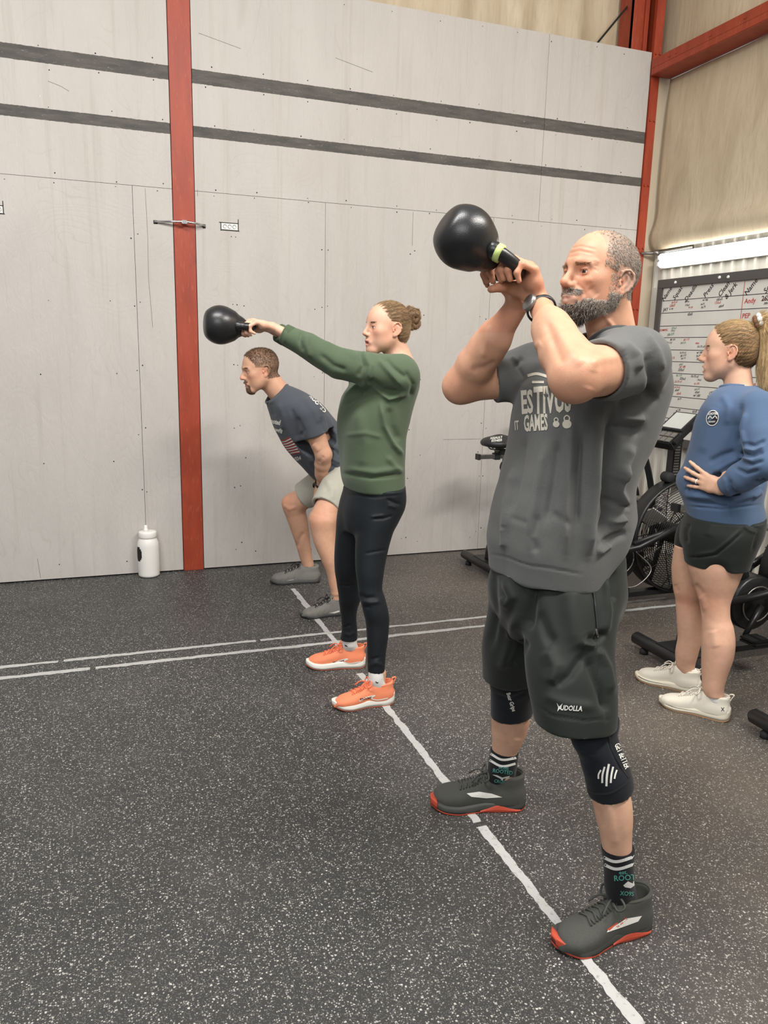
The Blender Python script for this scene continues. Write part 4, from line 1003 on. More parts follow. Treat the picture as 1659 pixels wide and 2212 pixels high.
# ------------------------------------------------------------------ shoes
def shoe(parent, toe, heel, lat_sign, mats, prof='trainer', name_label=None, h=.085, width=.104, collar=.115, sole_h=(.026, .034), vs=.0035, laces=True, toe_spring=.012, seed=0):
    """toe and heel are floor points; builds shoe (upper) with sole, laces and tongue as sub-parts; returns (upper object, frame)"""
    toe = np.array([toe[0], toe[1], 0.]); heel = np.array([heel[0], heel[1], 0.]); Lh = np.linalg.norm(toe-heel); u = (toe-heel)/Lh; w = np.array([0, 0, 1.]); v = np.cross(w, u)
    sc = Lh/.29; W = width*sc/2
    def G(x, y, z): return heel+u*x*Lh+v*y+w*z          # x 0..1 heel to toe, y to the left, z metres
    ins = -lat_sign                                       # inner side
    X = [0, .04, .12, .25, .42, .58, .72, .84, .93, 1.0]
    Wd = [.25, .52, .66, .68, .66, .82, .98, .92, .62, .12]
    Cx = [0, 0, 0, 0, .03, .05, .05, .07, .12, .15]
    Hs = [.052, .062, .068, .070, .072, .070, .062, .054, .043, .022]
    # sole: rounded plan shape with flared heel and toe spring
    n = 48; xs = np.linspace(0, 1, n); wd = smooth_interp(xs, X, Wd); cx = smooth_interp(xs, X, Cx)*ins
    zb = toe_spring*np.clip((xs-.70)/.30, 0, 1)**2+.006*np.clip((.10-xs)/.10, 0, 1)**2
    zt = np.interp(xs, [0, .3, .6, 1], [sole_h[1]+.008, sole_h[1], sole_h[0], sole_h[0]-.004])+zb*.9
    def soleb(bm, z0, z1, grow, x0=0, x1=1, flare=.0):
        sel = [i for i in range(n) if x0-1e-6 <= xs[i] <= x1+1e-6]; rings = []
        for i in sel:
            r = []; ww = wd[i]*W+grow; c = cx[i]*W
            a, b = z0[i], z1[i]; hh = b-a
            for yy, zz in ((-1, 0), (-1.02, .35), (-.985, .8), (-.95, 1), (-.5, 1), (.5, 1), (.95, 1), (.985, .8), (1.02, .35), (1, 0), (.5, 0), (-.5, 0)):
                r.append(bm.verts.new(tuple(G(xs[i], c+yy*ww*(1+flare*(1-zz)), a+hh*zz))))
            rings.append(r)
        m = len(rings[0])
        for i in range(len(rings)-1):
            for k in range(m): bm.faces.new((rings[i][k], rings[i][(k+1) % m], rings[i+1][(k+1) % m], rings[i+1][k]))
        bm.faces.new(rings[0][::-1]); bm.faces.new(rings[-1])
    # upper
    S = SDF(); A0 = heel.copy()
    ztop = [z*sc*h/.085 for z in Hs]
    sec = []
    for i, x in enumerate(X):
        zl = float(np.interp(x, xs, zt))-.012; cz = zl*0.5+(ztop[i])*0.5; rz = max((ztop[i]-zl)*.62, .010)
        sec.append((x*Lh, ztop[i]-rz*1.0, Cx[i]*ins*W, rz, rz*1.3, Wd[i]*W*(.97 if x < .9 else .92)))
    sec[0] = (.004,)+sec[0][1:]; sec[-1] = (Lh-.004,)+sec[-1][1:]
    # loft along u; front direction is up
    S.loft(A0, u, w, sec, .01, 'u', 2.4)
    # ankle collar and tongue
    S.loft(A0, w, u, [(.03, .22*Lh, 0, .20*Lh, .20*Lh, W*.68), (.07*sc, .215*Lh, 0, .20*Lh, .195*Lh, W*.72), (collar*.82*sc, .205*Lh, 0, .20*Lh, .185*Lh, W*.74), (collar*sc, .19*Lh, 0, .18*Lh, .172*Lh, W*.73)], .03, 'u', 2.3)
    S.cone(G(.36, 0, .085*sc), G(.62, 0, .052*sc), .024*sc, .018*sc, .03)
    S.ell(G(.32, 0, .155*sc), (.052*sc, .042*sc, .058*sc), .008, 's', np.array([nrm(u-.35*w), v, nrm(w+.35*u)]))
    S.ell(G(.22, 0, .13*sc), (.050*sc, .034*sc, .075*sc), .008, 's', np.array([u, v, w]))
    def flat(P): return np.zeros(len(P))
    S.plane(G(.5, 0, .010), -w, 's', .003)
    V, Q = S.mesh(vs); N = normals(V, Q)
    q = V-heel; lx = q @ u/Lh; lz = q[:, 2]; ly = q @ v
    # stay above the sole line
    return G, V, Q, N, soleb, zb, zt, dict(Lh=Lh, sc=sc, W=W, u=u, v=v, w=w, lx=lx, ly=ly, lz=lz, xs=xs, wd=wd, cx=cx, ins=ins)
def lace_set(G, sc, mat, par, n=5, r=.0026, top=(.40, .098), bot=(.64, .064), bow=True, bvh=None, side=1, loop=.035):
    bm = bmesh.new()
    def surf(x, y):
        o = Vector(G(x, y, .25)); loc, nn, _, _ = bvh.ray_cast(o, Vector((0, 0, -1)))
        return (np.array(loc)+np.array(nn)*(r*.9)) if loc is not None else G(x, y, .06)
    for i in range(n):
        t = i/(n-1); x = top[0]+(bot[0]-top[0])*t; w0 = .021*sc*(.85+.3*t)
        for s in (-1, 1): 
            tube(bm, [surf(x+.035*a/4*1.0, s*w0*(1-2*a/4)) for a in range(5)], r, 6)
    if bow:
        p = surf(top[0]-.005, 0)
        for s in (-1, 1):
            tube(bm, spline([p, p+side_v(G)*s*.022*1.0+np.array([0, 0, .016]), p+side_v(G)*s*(loop+.012)+np.array([0, 0, .004]), p+side_v(G)*s*loop+np.array([0, 0, -.012])+fwd_v(G)*.012, p+fwd_v(G)*.008], 5), r, 6)
            tube(bm, spline([p, p+side_v(G)*s*.018+fwd_v(G)*.03+np.array([0, 0, .003]), p+side_v(G)*s*.03+fwd_v(G)*.055+np.array([0, 0, -.018])], 5), r, 6)
        tube(bm, [p+np.array([0, 0, .003])-side_v(G)*.007, p+np.array([0, 0, .004])+side_v(G)*.007], r*2, 6)
    return bm_obj('laces', bm, mat, par, smooth=True)
def side_v(G): return nrm(G(0, 1, 0)-G(0, 0, 0))
def fwd_v(G): return nrm(G(1, 0, 0)-G(0, 0, 0))
# ------------------------------------------------------------------ kettlebells
def kettlebell(name, ball, bar, R, barlen, label, band=None, vs=.003, cat='kettlebell', barr=.0165, side=(0, -1, 0)):
    ball = np.asarray(ball, float); bar = np.asarray(bar, float); ax = nrm(ball-bar); sd = np.asarray(side, float); sd = nrm(sd-ax*(sd @ ax)); root = empty(name, ball+ax*R*.9, label, cat, 'swung kettlebells')
    S = SDF(); S.ell(ball, (R, R, R), .01); S.plane(ball+ax*R*.86, ax, 's', .012); S.cone(ball-ax*R*.75, ball-ax*R*.95, R*.62, R*.5, .03)
    V, Q = S.mesh(vs); mesh_np('ball', V, Q, M_kb, root)
    d = ball-bar; L = np.linalg.norm(d); H = SDF(); hw = barlen/2
    pts = spline([ball+sd*hw*.72-ax*R*.70, ball+sd*hw*1.02-ax*(R*.98), bar+sd*hw*1.05+ax*.028, bar+sd*hw*.80+ax*.002, bar, bar-sd*hw*.80+ax*.002, bar-sd*hw*1.05+ax*.028, ball-sd*hw*1.02-ax*(R*.98), ball-sd*hw*.72-ax*R*.70], 5)
    bm = bmesh.new(); tube(bm, pts, [barr*(1.25 if (i < 4 or i > len(pts)-5) else 1.0) for i in range(len(pts))], 16); bm_obj('handle', bm, M_kb, root, smooth=True)
    if band:
        for s in (1, -1):
            a = ball+sd*s*hw*.90-ax*(R*.90); b = ball+sd*s*hw*1.03-ax*(R*1.06); m = (a+b)/2
            bm = bmesh.new(); tube(bm, [a, m, b], [barr*1.32]*3, 18); bm_obj('colour_band', bm, band, root, smooth=True, label='pale green colour band')
    return root
M_kb = NT('kettlebell_enamel'); M_kb.col(M_kb.mix(M_kb.noise(8, 3), srgb('17181a'), srgb('202123'))); M_kb.set(Roughness=.33, Specular_IOR_Level=.5); M_kb.bump(M_kb.noise(420, 2), .22, .0012); M_kb = M_kb.m

def secpts(fr, rows, A, w):
    """rows (x_front, y_front, x_back, y_back, lat, half_width) -> loft sections about an inclined axis"""
    u = nrm(np.cross(fr.v, w)); u = u if u @ fr.P(rows[0][0], rows[0][1], 0) > u @ fr.P(rows[0][2], rows[0][3], 0) else -u; out = []
    for xf, yf, xb, yb, la, rs in rows:
        a = fr.P(xf, yf, la); b = fr.P(xb, yb, la); m = (a+b)/2; E = abs((a-b) @ u)/2; vd = nrm(m-CAM); sn = abs(vd @ u); r = math.sqrt(max(E*E-(rs*sn)**2*.9, (E*.6)**2))
        q = m-A; out.append((q @ w, q @ u, q @ np.cross(w, u), r, r, rs))
    return u, out
def foot(S, toe_px, heel_px, top=.12, a=.26, r=.030):
    T = on_plane(*toe_px, 2, .02); Hh = on_plane(*heel_px, 2, .02); f = lambda x, z: np.array([*(Hh+(T-Hh)*x)[:2], z])
    S.chain([f(a-.01, top), f(a, .07), f(.55, .045)], [r, r*.95, .020], .02); return f
def make_shoe(parent, toe_px, heel_px, lat_sign, st, z=.02, toe_w=None, heel_w=None):
    toe = on_plane(*toe_px, 2, z) if toe_w is None else toe_w; heel = on_plane(*heel_px, 2, z) if heel_w is None else heel_w
    G, V, Q, N, soleb, zb, zt, d = shoe(parent, toe, heel, lat_sign, None, h=st.get('h', .085), width=st.get('w', .104), collar=st.get('collar', .112), sole_h=st.get('sole', (.026, .034)), toe_spring=st.get('spring', .012), vs=st.get('vs', .0034))
    if 'knit' in st: V = V+N*(np.sin(d['lx']*st['knit']+d['lz']*60)*.0011*(d['lz'] > .03)*(d['lx'] > .35))[:, None]
    up = mesh_np('shoe', V, Q, st['upper'], parent)
    bm = bmesh.new(); soleb(bm, zb+.006, zt, .004, flare=st.get('flare', 0)); bm_obj('midsole', bm, st['mid'], up, smooth=True)
    bm = bmesh.new(); soleb(bm, zb+.0003, zb+.0075, .0035 if not st.get('flare') else .0045); bm_obj('outsole', bm, st['out'], up, smooth=True)
    xs = d['xs']
    if 'wedge' in st:
        a, pk, b, hh = st['wedge']; z1 = zb+.0078+hh*np.clip(np.minimum((xs-a)/(pk-a), (b-xs)/(b-pk)), 0, 1)
        bm = bmesh.new(); soleb(bm, zb+.0078-.003, z1, .0062, a, b); bm_obj('sole_wedge', bm, st['out'], up, smooth=False, label='orange red sole wedge')
    if 'bumper' in st:
        bm = bmesh.new(); soleb(bm, zb+.006, zt+.006, .0055, .93, 1.0); bm_obj('toe_bumper', bm, st['bumper'], up, smooth=True)
    if 'groove' in st:
        for zz, hgt in st['groove']:
            bm = bmesh.new(); soleb(bm, zb+zz, zb+zz+hgt, .0048, .05, .93); bm_obj('sole_line', bm, st['gmat'], up, smooth=True)
    bvh = BVHTree.FromPolygons([tuple(x) for x in V], [tuple(x) for x in Q]); sc = d['sc']
    lace_set(G, sc, st['lace'], up, st.get('nl', 5), st.get('lr', .0026), bvh=bvh, top=(.42, 0), bot=(.66, 0), loop=st.get('loop', .03))
    # tongue and heel tab
    bm = bmesh.new(); c = np.array(G(.385, 0, .098*sc)); uu = d['u']; ww = np.array([0, 0, 1.]); tdir = nrm(ww*.8-uu*.55)
    tube(bm, [c-tdir*.03, c, c+tdir*.034*sc, c+tdir*.044*sc], [.019*sc, .021*sc, .020*sc, .014*sc], 14, side=tuple(d['v']), flat=.26); tg = bm_obj('tongue', bm, st.get('tongue', st['upper']), up, smooth=True)
    if 'label' in st:
        bm = bmesh.new(); nn = nrm(np.cross(d['v'], tdir)); nn = nn if nn @ uu > 0 else -nn; lc = c+tdir*.030*sc+nn*.0065
        for a0, b0, hh in ((-.013, .013, .0012),): tube(bm, [lc+d['v']*a0+tdir*.012, lc+d['v']*b0+tdir*.012], .0012, 6); 
        for k_ in range(5): tube(bm, [lc+d['v']*(-.009+.0042*k_)-tdir*.004, lc+d['v']*(-.007+.0042*k_)+tdir*.004], .0009, 5)
        tube(bm, [lc-d['v']*.006-tdir*.012, lc+d['v']*.006-tdir*.006], .0011, 5); tube(bm, [lc+d['v']*.006-tdir*.012, lc-d['v']*.006-tdir*.006], .0011, 5)
        bm_obj('tongue_label', bm, st['label'], up, smooth=True, label='small red tongue label')
    if st.get('tab'):
        bm = bmesh.new(); p = np.array(G(.015, 0, .10*sc)); tube(bm, spline([p-ww*.02+uu*.004, p+ww*.004-uu*.006, p+ww*.018-uu*.012, p+ww*.016+uu*.004, p-ww*.006+uu*.006], 4), .0055, 8, side=tuple(d['v']), flat=.4); bm_obj('heel_tab', bm, st['upper'], up, smooth=True)
    # collar rim
    bm = bmesh.new(); rim = []
    for t in np.linspace(0, 2*math.pi, 40)[:-1]:
        x = .215+.185*math.cos(t); yy = d['W']*.66*math.sin(t); o = Vector(G(x, yy, .3)); hit = bvh.ray_cast(o, Vector((0, 0, -1)))[0]; zc = max(hit.z if hit is not None else .08, .062*sc); rim.append(G(x, yy, zc-.001))
    rz = [p[2] for p in rim]; rim = [np.array([p[0], p[1], (rz[i-1]+rz[i]+rz[(i+1) % len(rz)])/3]) for i, p in enumerate(rim)]; tube(bm, rim+[rim[0]], .0042, 8); bm_obj('collar_rim', bm, st.get('rim', st['upper']), up, smooth=True)
    return up, V, Q, G, d
M_up1 = fabric('dark_olive_mesh', '454642', 600, .8, .15, .1, .6, .1); M_mid1 = simple('charcoal_foam', '3c3d3b', .7, 0, (200, .2)); M_out1 = simple('red_rubber', 'b0452f', .65)
M_up2 = fabric('coral_mesh', 'df8562', 600, .75, .08, .06, .5, .1); M_mid2 = simple('white_foam', 'dcdad2', .6); M_out2 = simple('coral_rubber', 'c9694c', .65); M_lace2 = simple('coral_lace', 'e5744f', .7)
M_up3 = fabric('grey_knit', '6f6e69', 600, .85, .2, .15, .6, .1); M_up4 = fabric('cream_knit', 'd8d2c3', 500, .85, .06, .06, .5, .1); M_mid4 = simple('cream_foam', 'd9d2bf', .6); M_lace4 = simple('cream_lace', 'ddd6c8', .7)
ST1 = dict(label=M_out1, upper=M_up1, mid=M_mid1, out=M_out1, lace=simple('olive_lace', '41423f', .8), wedge=(.06, .30, .50, .020), bumper=M_out1, w=.108, vs=.0034, lr=.0030, nl=5, h=.088, loop=.034)
ST2 = dict(upper=M_up2, mid=M_mid2, out=M_out2, lace=M_lace2, w=.098, sole=(.030, .040), spring=.016, tab=True, flare=.06, h=.090, vs=.0038, collar=.108)
ST3 = dict(upper=M_up3, mid=simple('dark_grey_foam', '4c4c4b', .7), out=M_blackpl, lace=M_blackpl, w=.106, knit=55, vs=.0045, h=.082, collar=.10)
ST4 = dict(upper=M_up4, mid=M_mid4, out=simple('gum_rubber', 'c99a6e', .6), lace=M_lace4, w=.094, tab=True, flare=.05, sole=(.024, .036), groove=((.018, .002),), gmat=simple('sole_dark_line', '4a4640', .7), vs=.0038, h=.084, collar=.105, loop=.04)  # cream trainers with a thin dark line running round the sole
# ------------------------------------------------------------------ bearded man
def build_man():
    fr = Frame(1.25, 1.76, 180); P = fr.P; u, v, w = fr.u, fr.v, fr.w
    root = empty('person', (1.25, 1.76, 0), 'bearded man in grey t-shirt, black shorts and knee sleeves raising a large kettlebell', 'person')
    # --- kettlebell and grip
    bar = P(1100, 591, 0.0); ball = P(1003, 513, 0.0); ax = nrm(ball-bar)
    kb = kettlebell('kettlebell', ball, bar, .0745, .125, 'large black kettlebell with pale green band raised by the bearded man', M_band, .003, side=v)
    kb.parent = None
    hd = nrm(u*.42+w*.9); hn = nrm(u*.9-w*.42)
    wl_ = bar+v*.050-hd*.088-hn*.022; wr_ = bar-v*.052-hd*.088-hn*.022
    shL = P(1368, 786, .19); shR = P(1150, 806, -.19)
    elL = reach(shL, 1243, 812, .285, True); elR = P(995, 834, -.235)
    S = SDF()
    # trunk, hidden by the clothes
    S.chain([P(1215, 1230, 0), P(1235, 1050, 0), P(1268, 890, 0)], [.10, .09, .085], .04)
    S.cone(shL, shR, .045, .045, .06); S.cone(P(1325, 775, 0), P(1268, 860, 0), .045, .075, .04)
    # neck
    H = Head(P(1295, 606, .0), 187, 7, 0, .985, True, mouth=.0, nose=1.04, ear=-.008, eyelid=.0038)
    S.cone(H.L(-.022, 0, -.03), P(1326, 748, .0), .060, .062, .02)
    for s in (-1, 1): S.cone(H.L(-.03, s*.055, -.035), P(1295, 750, s*.02), .014, .013, .02)
    H.sculpt(S)
    # arms
    muscle_arm(S, shL, elL, wl_, (.050, .060, .050, .054, .032), hn, .03); muscle_arm(S, shR, elR, wr_, (.046, .055, .045, .052, .030), hn, .03)
    S.ell(elL+(elL-shL)*.02+np.array([0, 0, -.008]), (.043, .043, .043), .02)
    hand(S, wl_, hd, hn, -v, (48, 78, 50), 1.04, thumb=((.7, .6, .4), (.5, .3, .9), (.2, 0, 1.0)))
    hand(S, wr_, hd, hn, v, (48, 78, 50), 1.04, thumb=((.7, .6, .4), (.5, .3, .9), (.2, 0, 1.0)))
    # legs
    legL = [(1330, 1205, 1315, .12), (1420, 1215, 1310, .17), (1565, 1238, 1318, .24), (1608, 1250, 1326, .258), (1632, 1263, 1336, .268), (1665, 1270, 1348, .279), (1700, 1275, 1357, .285), (1730, 1279, 1364, .29), (1765, 1286, 1366, .295), (1800, 1295, 1364, .298), (1838, 1302, 1364, .30), (1880, 1312, 1362, .30), (1915, 1316, 1364, .298)]
    legR = [(1300, 1095, 1180, -.10), (1400, 1078, 1160, -.16), (1480, 1070, 1144, -.22), (1530, 1066, 1142, -.25), (1550, 1062, 1144, -.265), (1576, 1062, 1139, -.28), (1600, 1063, 1129, -.29), (1622, 1063, 1118, -.30), (1650, 1064, 1110, -.305), (1675, 1066, 1108, -.312)]
    loft_rows(S, fr, legL, k=.03, ratio=1.02); loft_rows(S, fr, legR, k=.03, ratio=1.02)
    S.cone(P(1215, 1230, .0), P(1250, 1345, .13), .09, .06, .05); S.cone(P(1200, 1230, .0), P(1130, 1330, -.13), .09, .055, .05)
    foot(S, (1199, 2040), (1399, 1978), .12, .32, .027); foot(S, (929, 1726), (1133, 1728))
    V, Q = S.mesh(.0032)
    fl = [([(1225, 548), (1250, 541), (1285, 548)], 2.2, -.0012), ([(1222, 538), (1255, 531), (1290, 540)], 2.0, -.001), ([(1228, 556), (1250, 551)], 2.0, -.001),
          ([(1244, 612), (1258, 624), (1264, 640)], 3.4, -.0020), ([(1282, 560), (1295, 566)], 3, .001), ([(1262, 606), (1280, 604)], 6, .0012), ([(1275, 620), (1290, 640)], 8, -.0015), ([(1245, 592), (1258, 596), (1272, 592)], 2.5, -.0014), ([(1284, 572), (1292, 577)], 2.2, -.001), ([(1284, 581), (1292, 586)], 2, -.001),
          ([(1300, 665), (1312, 690), (1330, 715)], 5, .0035), ([(1318, 700), (1300, 715), (1275, 720)], 4, -.002),
          ([(1178, 690), (1196, 740), (1216, 790)], 10, -.0025), ([(1200, 700), (1235, 760), (1258, 790)], 12, .0025), ([(1275, 785), (1300, 776), (1340, 770)], 10, .0025), ([(1285, 800), (1272, 840)], 12, -.0015),
          ([(1052, 700), (1050, 740), (1044, 775)], 8, .003), ([(1018, 800), (1045, 795), (1075, 780)], 8, -.003), 
          ([(1315, 1730), (1322, 1780), (1330, 1830)], 9, .003), ([(1290, 1740), (1300, 1790)], 8, -.002), ([(1120, 1560), (1118, 1600)], 8, -.003), ([(1150, 752), (1170, 740)], 8, .002)]
    V = folds(V, Q, fl); N = normals(V, Q)
    base = np.array(srgb('c4957a')); col = np.tile(base, (len(V), 1))
    q = H.loc(V)
    legs = (V[:, 2] < .75)[:, None]; col = np.where(legs, np.array(srgb('c99f86')), col)
    mot = wob(V, 60, 3)[:, None]*.035+wob(V, 23, 5)[:, None]*.03; col = col*(1+mot*np.array([.4, 1, 1]))
    hands = (np.abs((V-bar)).max(1) < .14)[:, None]; col = np.where(hands, col*np.array([1.0, .87, .82]), col)
    elb = np.exp(-((V-elL)**2).sum(1)/.05**2)+np.exp(-((V-elR)**2).sum(1)/.05**2); col *= 1-elb[:, None]*(1-np.array([1.0, .82, .78]))
    def scalp(q):
        x, y, z = q.T
        line = np.where(x > 0, .088+.010*np.cos(y*60)+.25*np.maximum(x, 0), .03)    # receding hairline
        side = (np.abs(y) > .030+np.clip(.05-x, 0, .2)*0)&(x < .050+.0*z)&(z > .005+np.clip(x, 0, .1)*1.1)
        back = (x < -.01)&(z > -.045)
        top = (z > .085)&(x < .02)
        return (side|back).astype(float)*.62+(top&~(side|back)).astype(float)*.22
    H.tint(V, col, base, (.50, .32, .26), (scalp, srgb('8c7f73')))
    body = mesh_np('body', V, Q, M_skin, root, col); H.eyes(root, '54402c', gaze=(12, 0))
    # --- hair: cropped, greying
    q = H.loc(V); x, y, z = q.T; near = (np.abs(q) < .15).all(1)
    sd = np.abs(y)
    temple = np.clip((.030-x)/.03, 0, 1)
    hm = near&(z > -.04)&(((x < .052-.35*np.clip(z-.055, 0, 1))&(z > .012+.2*np.clip(x, 0, .1))&(sd > .035))|((x < -.005)&(z > -.035+.5*np.clip(x+.03, -.05, .03)))|((x < .012)&(z > .06))|((z > .100)&(x < .06)))
    hm &= ~((sd > .072)&(x > -.032)&(z < .032)&(x < .012))
    r, n = sample(V, Q, N, hm, 22000, 1); rnd = np.random.RandomState(2)
    lq = H.loc(r); fr_ = np.clip((lq[:, 2]-.075)/.05, 0, 1)
    keep = (rnd.rand(len(r)) > np.clip((lq[:, 0]+.02)/.06, 0, 1)*fr_*.9)&(rnd.rand(len(r)) > np.clip((lq[:, 0]-.028)/.028, 0, 1)*.75); r = r[keep]; n = n[keep]; lq = lq[keep]
    flow = tangent(n, -H.A[2]*.8-H.A[0]*.6)+rnd.normal(size=n.shape)*.22
    g = rnd.rand(len(r)); grey = (g < .55)[:, None]; c = np.where(grey, np.array(srgb('a9a197')), np.array(srgb('5d4f44')))*(.85+.3*rnd.rand(len(r), 1))
    strands('cropped_hair', r, n, .30, flow, (.0045+.0035*rnd.rand(len(r)))*np.clip(.5+(lq[:, 2]*-6+.6), .35, 1), .00033, c, root, segs=2, seed=3)
    # --- beard
    bm_ = near&(z < -.030-.25*np.clip(.02-x, 0, .03)+.0)&(z > -.135)&(x > -.012)&((z < -.072)|((z < -.064)&(sd > .028))|((z < -.057)&(sd > .040))|((z < -.034)&(sd > .050)&(x < .022)))
    bm_ &= ~((sd < .026)&(z > -.0745)&(z < -.050)&(x > .08)); bm_ &= ~((z > -.052)&(x > .045)&(sd > .0))
    bm_ &= ((z > -.118)|(x > .02))&~((x < .02)&(z < -.075-.6*np.clip(x+.01, 0, .1)))
    side = near&(x > -.005)&(x < .028)&(z > -.06)&(z < .012)&(sd > .045)
    mus = near&(x > .080)&(z < -.036)&(z > -.0535)&(sd < .036)&(sd > .0)
    for nm, mk, cnt, ln, sd_, rad, lift in (('beard', bm_, 13000, .0085, 4, .00042, .38), ('sideburn', side, 1000, .005, 5, .00045, .3), ('moustache', mus, 1300, .0075, 6, .0005, .25)):
        r, n = sample(V, Q, N, mk, cnt, sd_); lq = H.loc(r)
        flow = tangent(n, -H.A[2]+H.A[0]*.35)+rnd.normal(size=n.shape)*.45
        if nm == 'moustache': flow = tangent(n, -H.A[2]*.8+np.sign(lq[:, 1])[:, None]*H.A[1])+rnd.normal(size=n.shape)*.25
        chin = np.clip((lq[:, 0]-.035)/.03, 0, 1)*np.clip((-.062-lq[:, 2])/.02, 0, 1)
        pg = .86-.62*chin; grey = (rnd.rand(len(r)) < pg)[:, None]
        c = np.where(grey, np.array(srgb('aaa095')), np.array(srgb('43342a')))*(.75+.5*rnd.rand(len(r), 1))
        strands(nm, r, n, lift, flow, ln*(.55+.45*rnd.rand(len(r)))*(1+2.2*chin), rad, c, root, curl=.09, segs=4, seed=sd_)
    eb = near&(x > .06)&(z > .0185)&(z < .0262)&(sd > .014)&(sd < .052)
    r, n = sample(V, Q, N, eb, 230, 9); lq = H.loc(r)
    strands('eyebrow', r, n, .35, tangent(n, np.sign(lq[:, 1])[:, None]*H.A[1]+H.A[2]*.35)+rnd.normal(size=n.shape)*.2, .0062, .00036, np.tile(srgb('8d745c'), (len(r), 1)), root, segs=3, seed=7)
    # --- t-shirt
    T = SDF()
    rows = [(742, 1262, 1392, 0, .10), (762, 1215, 1415, 0, .165), (790, 1163, 1428, 0, .205), (842, 1127, 1431, 0, .205), (897, 1113, 1415, 0, .20), (939, 1107, 1399, 0, .195), (994, 1097, 1373, 0, .19), (1038, 1086, 1359, 0, .188), (1080, 1074, 1357, 0, .188), (1120, 1066, 1358, 0, .190), (1160, 1060, 1348, 0, .192), (1205, 1060, 1330, 0, .194), (1262, 1060, 1322, 0, .194)]
    loft_rows(T, fr, rows, k=.03, p=2.5)
    slL = shL+(elL-shL)*.62; slR = shR+(elR-shR)*.55
    T.cone(P(1325, 762, .04), shL+w*.002, .066, .074, .05); T.cone(P(1295, 778, -.05), shR+w*.004, .066, .066, .05)
    T.chain([shL+w*.002, slL+(slL-shL)*.15], [.078, .068], .045); T.chain([shR+w*.004, slR+(slR-shR)*.15], [.072, .064], .045)
    T.plane(slL, nrm(elL-shL+w*.0), 's', .004, .16); T.plane(slR, nrm(elR-shR), 's', .004, .14)
    T.cone(slL-(elL-shL)*.22, slL+(elL-shL)*.5, .056, .0655, .002, 's'); T.cone(slR-(elR-shR)*.22, slR+(elR-shR)*.5, .050, .060, .002, 's')
    # neck opening and hem
    nb = P(1325, 738, 0); T.ell(nb+w*.040+u*.012, (.084, .080, .084), .004, 's'); neck_i = len(T.ops)-1
    hem = P(1200, 1236, .0); T.plane(hem, nrm(-w+u*.02), 's', .004)
    T.plane(P(1322, 1206, .12), nrm(-w*.72-u*.75), 's', .03, .10)
    F = [([(1168, 745), (1190, 790), (1170, 850)], 12, -.008),
         ([(1340, 740), (1375, 770), (1380, 800)], 10, .006), ([(1400, 760), (1412, 820), (1405, 870)], 9, -.007), ([(1395, 720), (1420, 760), (1432, 800)], 8, .004),
         ([(1330, 880), (1385, 870), (1420, 850)], 12, -.010), ([(1340, 900), (1390, 905)], 9, .009), ([(1330, 925), (1385, 930)], 10, -.009),
         ([(1300, 880), (1290, 960), (1285, 1050), (1272, 1130), (1270, 1200)], 10, .013), ([(1325, 890), (1320, 960), (1312, 1040), (1318, 1110), (1300, 1170)], 13, -.017),
         ([(1345, 1000), (1335, 1060), (1352, 1100)], 9, .010), ([(1365, 960), (1345, 1010), (1330, 1040)], 9, .009), ([(1318, 1080), (1345, 1095), (1360, 1090)], 6, -.008), ([(1322, 1130), (1350, 1120)], 7, .009), ([(1300, 1180), (1330, 1160), (1352, 1150)], 7, -.008), ([(1290, 1195), (1320, 1175)], 7, .007),
         ([(1180, 960), (1165, 1040), (1150, 1120), (1148, 1190)], 9, .005), ([(1205, 950), (1195, 1040), (1180, 1130)], 9, -.005), ([(1235, 900), (1232, 1000), (1225, 1100), (1222, 1200)], 10, .006), ([(1255, 940), (1250, 1040), (1247, 1140)], 8, -.006),
         ([(1135, 940), (1120, 1030), (1100, 1110)], 8, -.004), ([(1110, 1010), (1095, 1090), (1088, 1150)], 8, .005), ([(1160, 1195), (1150, 1160), (1165, 1110)], 8, -.003), ([(1100, 1118), (1145, 1132)], 7, -.0015), ([(1190, 1108), (1236, 1135)], 8, -.0018),
         ([(1085, 1185), (1087, 1140)], 6, .004), ([(1130, 770), (1115, 790), (1130, 820)], 7, -.005), ([(1120, 780), (1105, 772)], 5, .004),
         ([(1065, 1197), (1150, 1222), (1258, 1240)], 2.2, -.0014)]
    def ripple(V, N):
        h = np.clip((1.35-V[:, 2])/.4, 0, 1)*np.clip((V[:, 2]-.60)/.1, 0, 1); a = np.arctan2((V-fr.O) @ fr.v, (V-fr.O) @ fr.u)
        return V+N*(np.sin(a*11+V[:, 2]*5+1.5*np.sin(V[:, 2]*4))*.0035*h+wob(V, 26, 8)*.0016)[:, None]
    shirt, V2, Q2 = cloth_mesh('t_shirt', T, fabric('charcoal_jersey', '575857', 800, .95, .16, .15), root, .0042, [(a_, b_, c_*1.45) for a_, b_, c_ in F], extra=ripple)
    # collar
    cb = bmesh.new(); c0 = nb+u*.008
    tube(cb, edge_ring(T, neck_i, V2), .0085, 8, cap=False); bm_obj('collar', cb, fabric('charcoal_rib', '3f4143', 500), shirt, smooth=True)
    D = Decal(V2, Q2)
    pm = fabric('print_cream', 'bdb8ab', 300, .9, .25, .1)
    wf = lambda X, Y: (X, Y)
    D.text('TIVUS', 1194, 866, 78, -4, .39, .14, .035); D.text('ES', 1139, 871, 68, -6, .40, .14, .035)
    D.text('GAMES', 1158, 915, 48, -4, .34, .12, .03); D.text('IT', 1117, 920, 28, -6, .4, .1, .02)
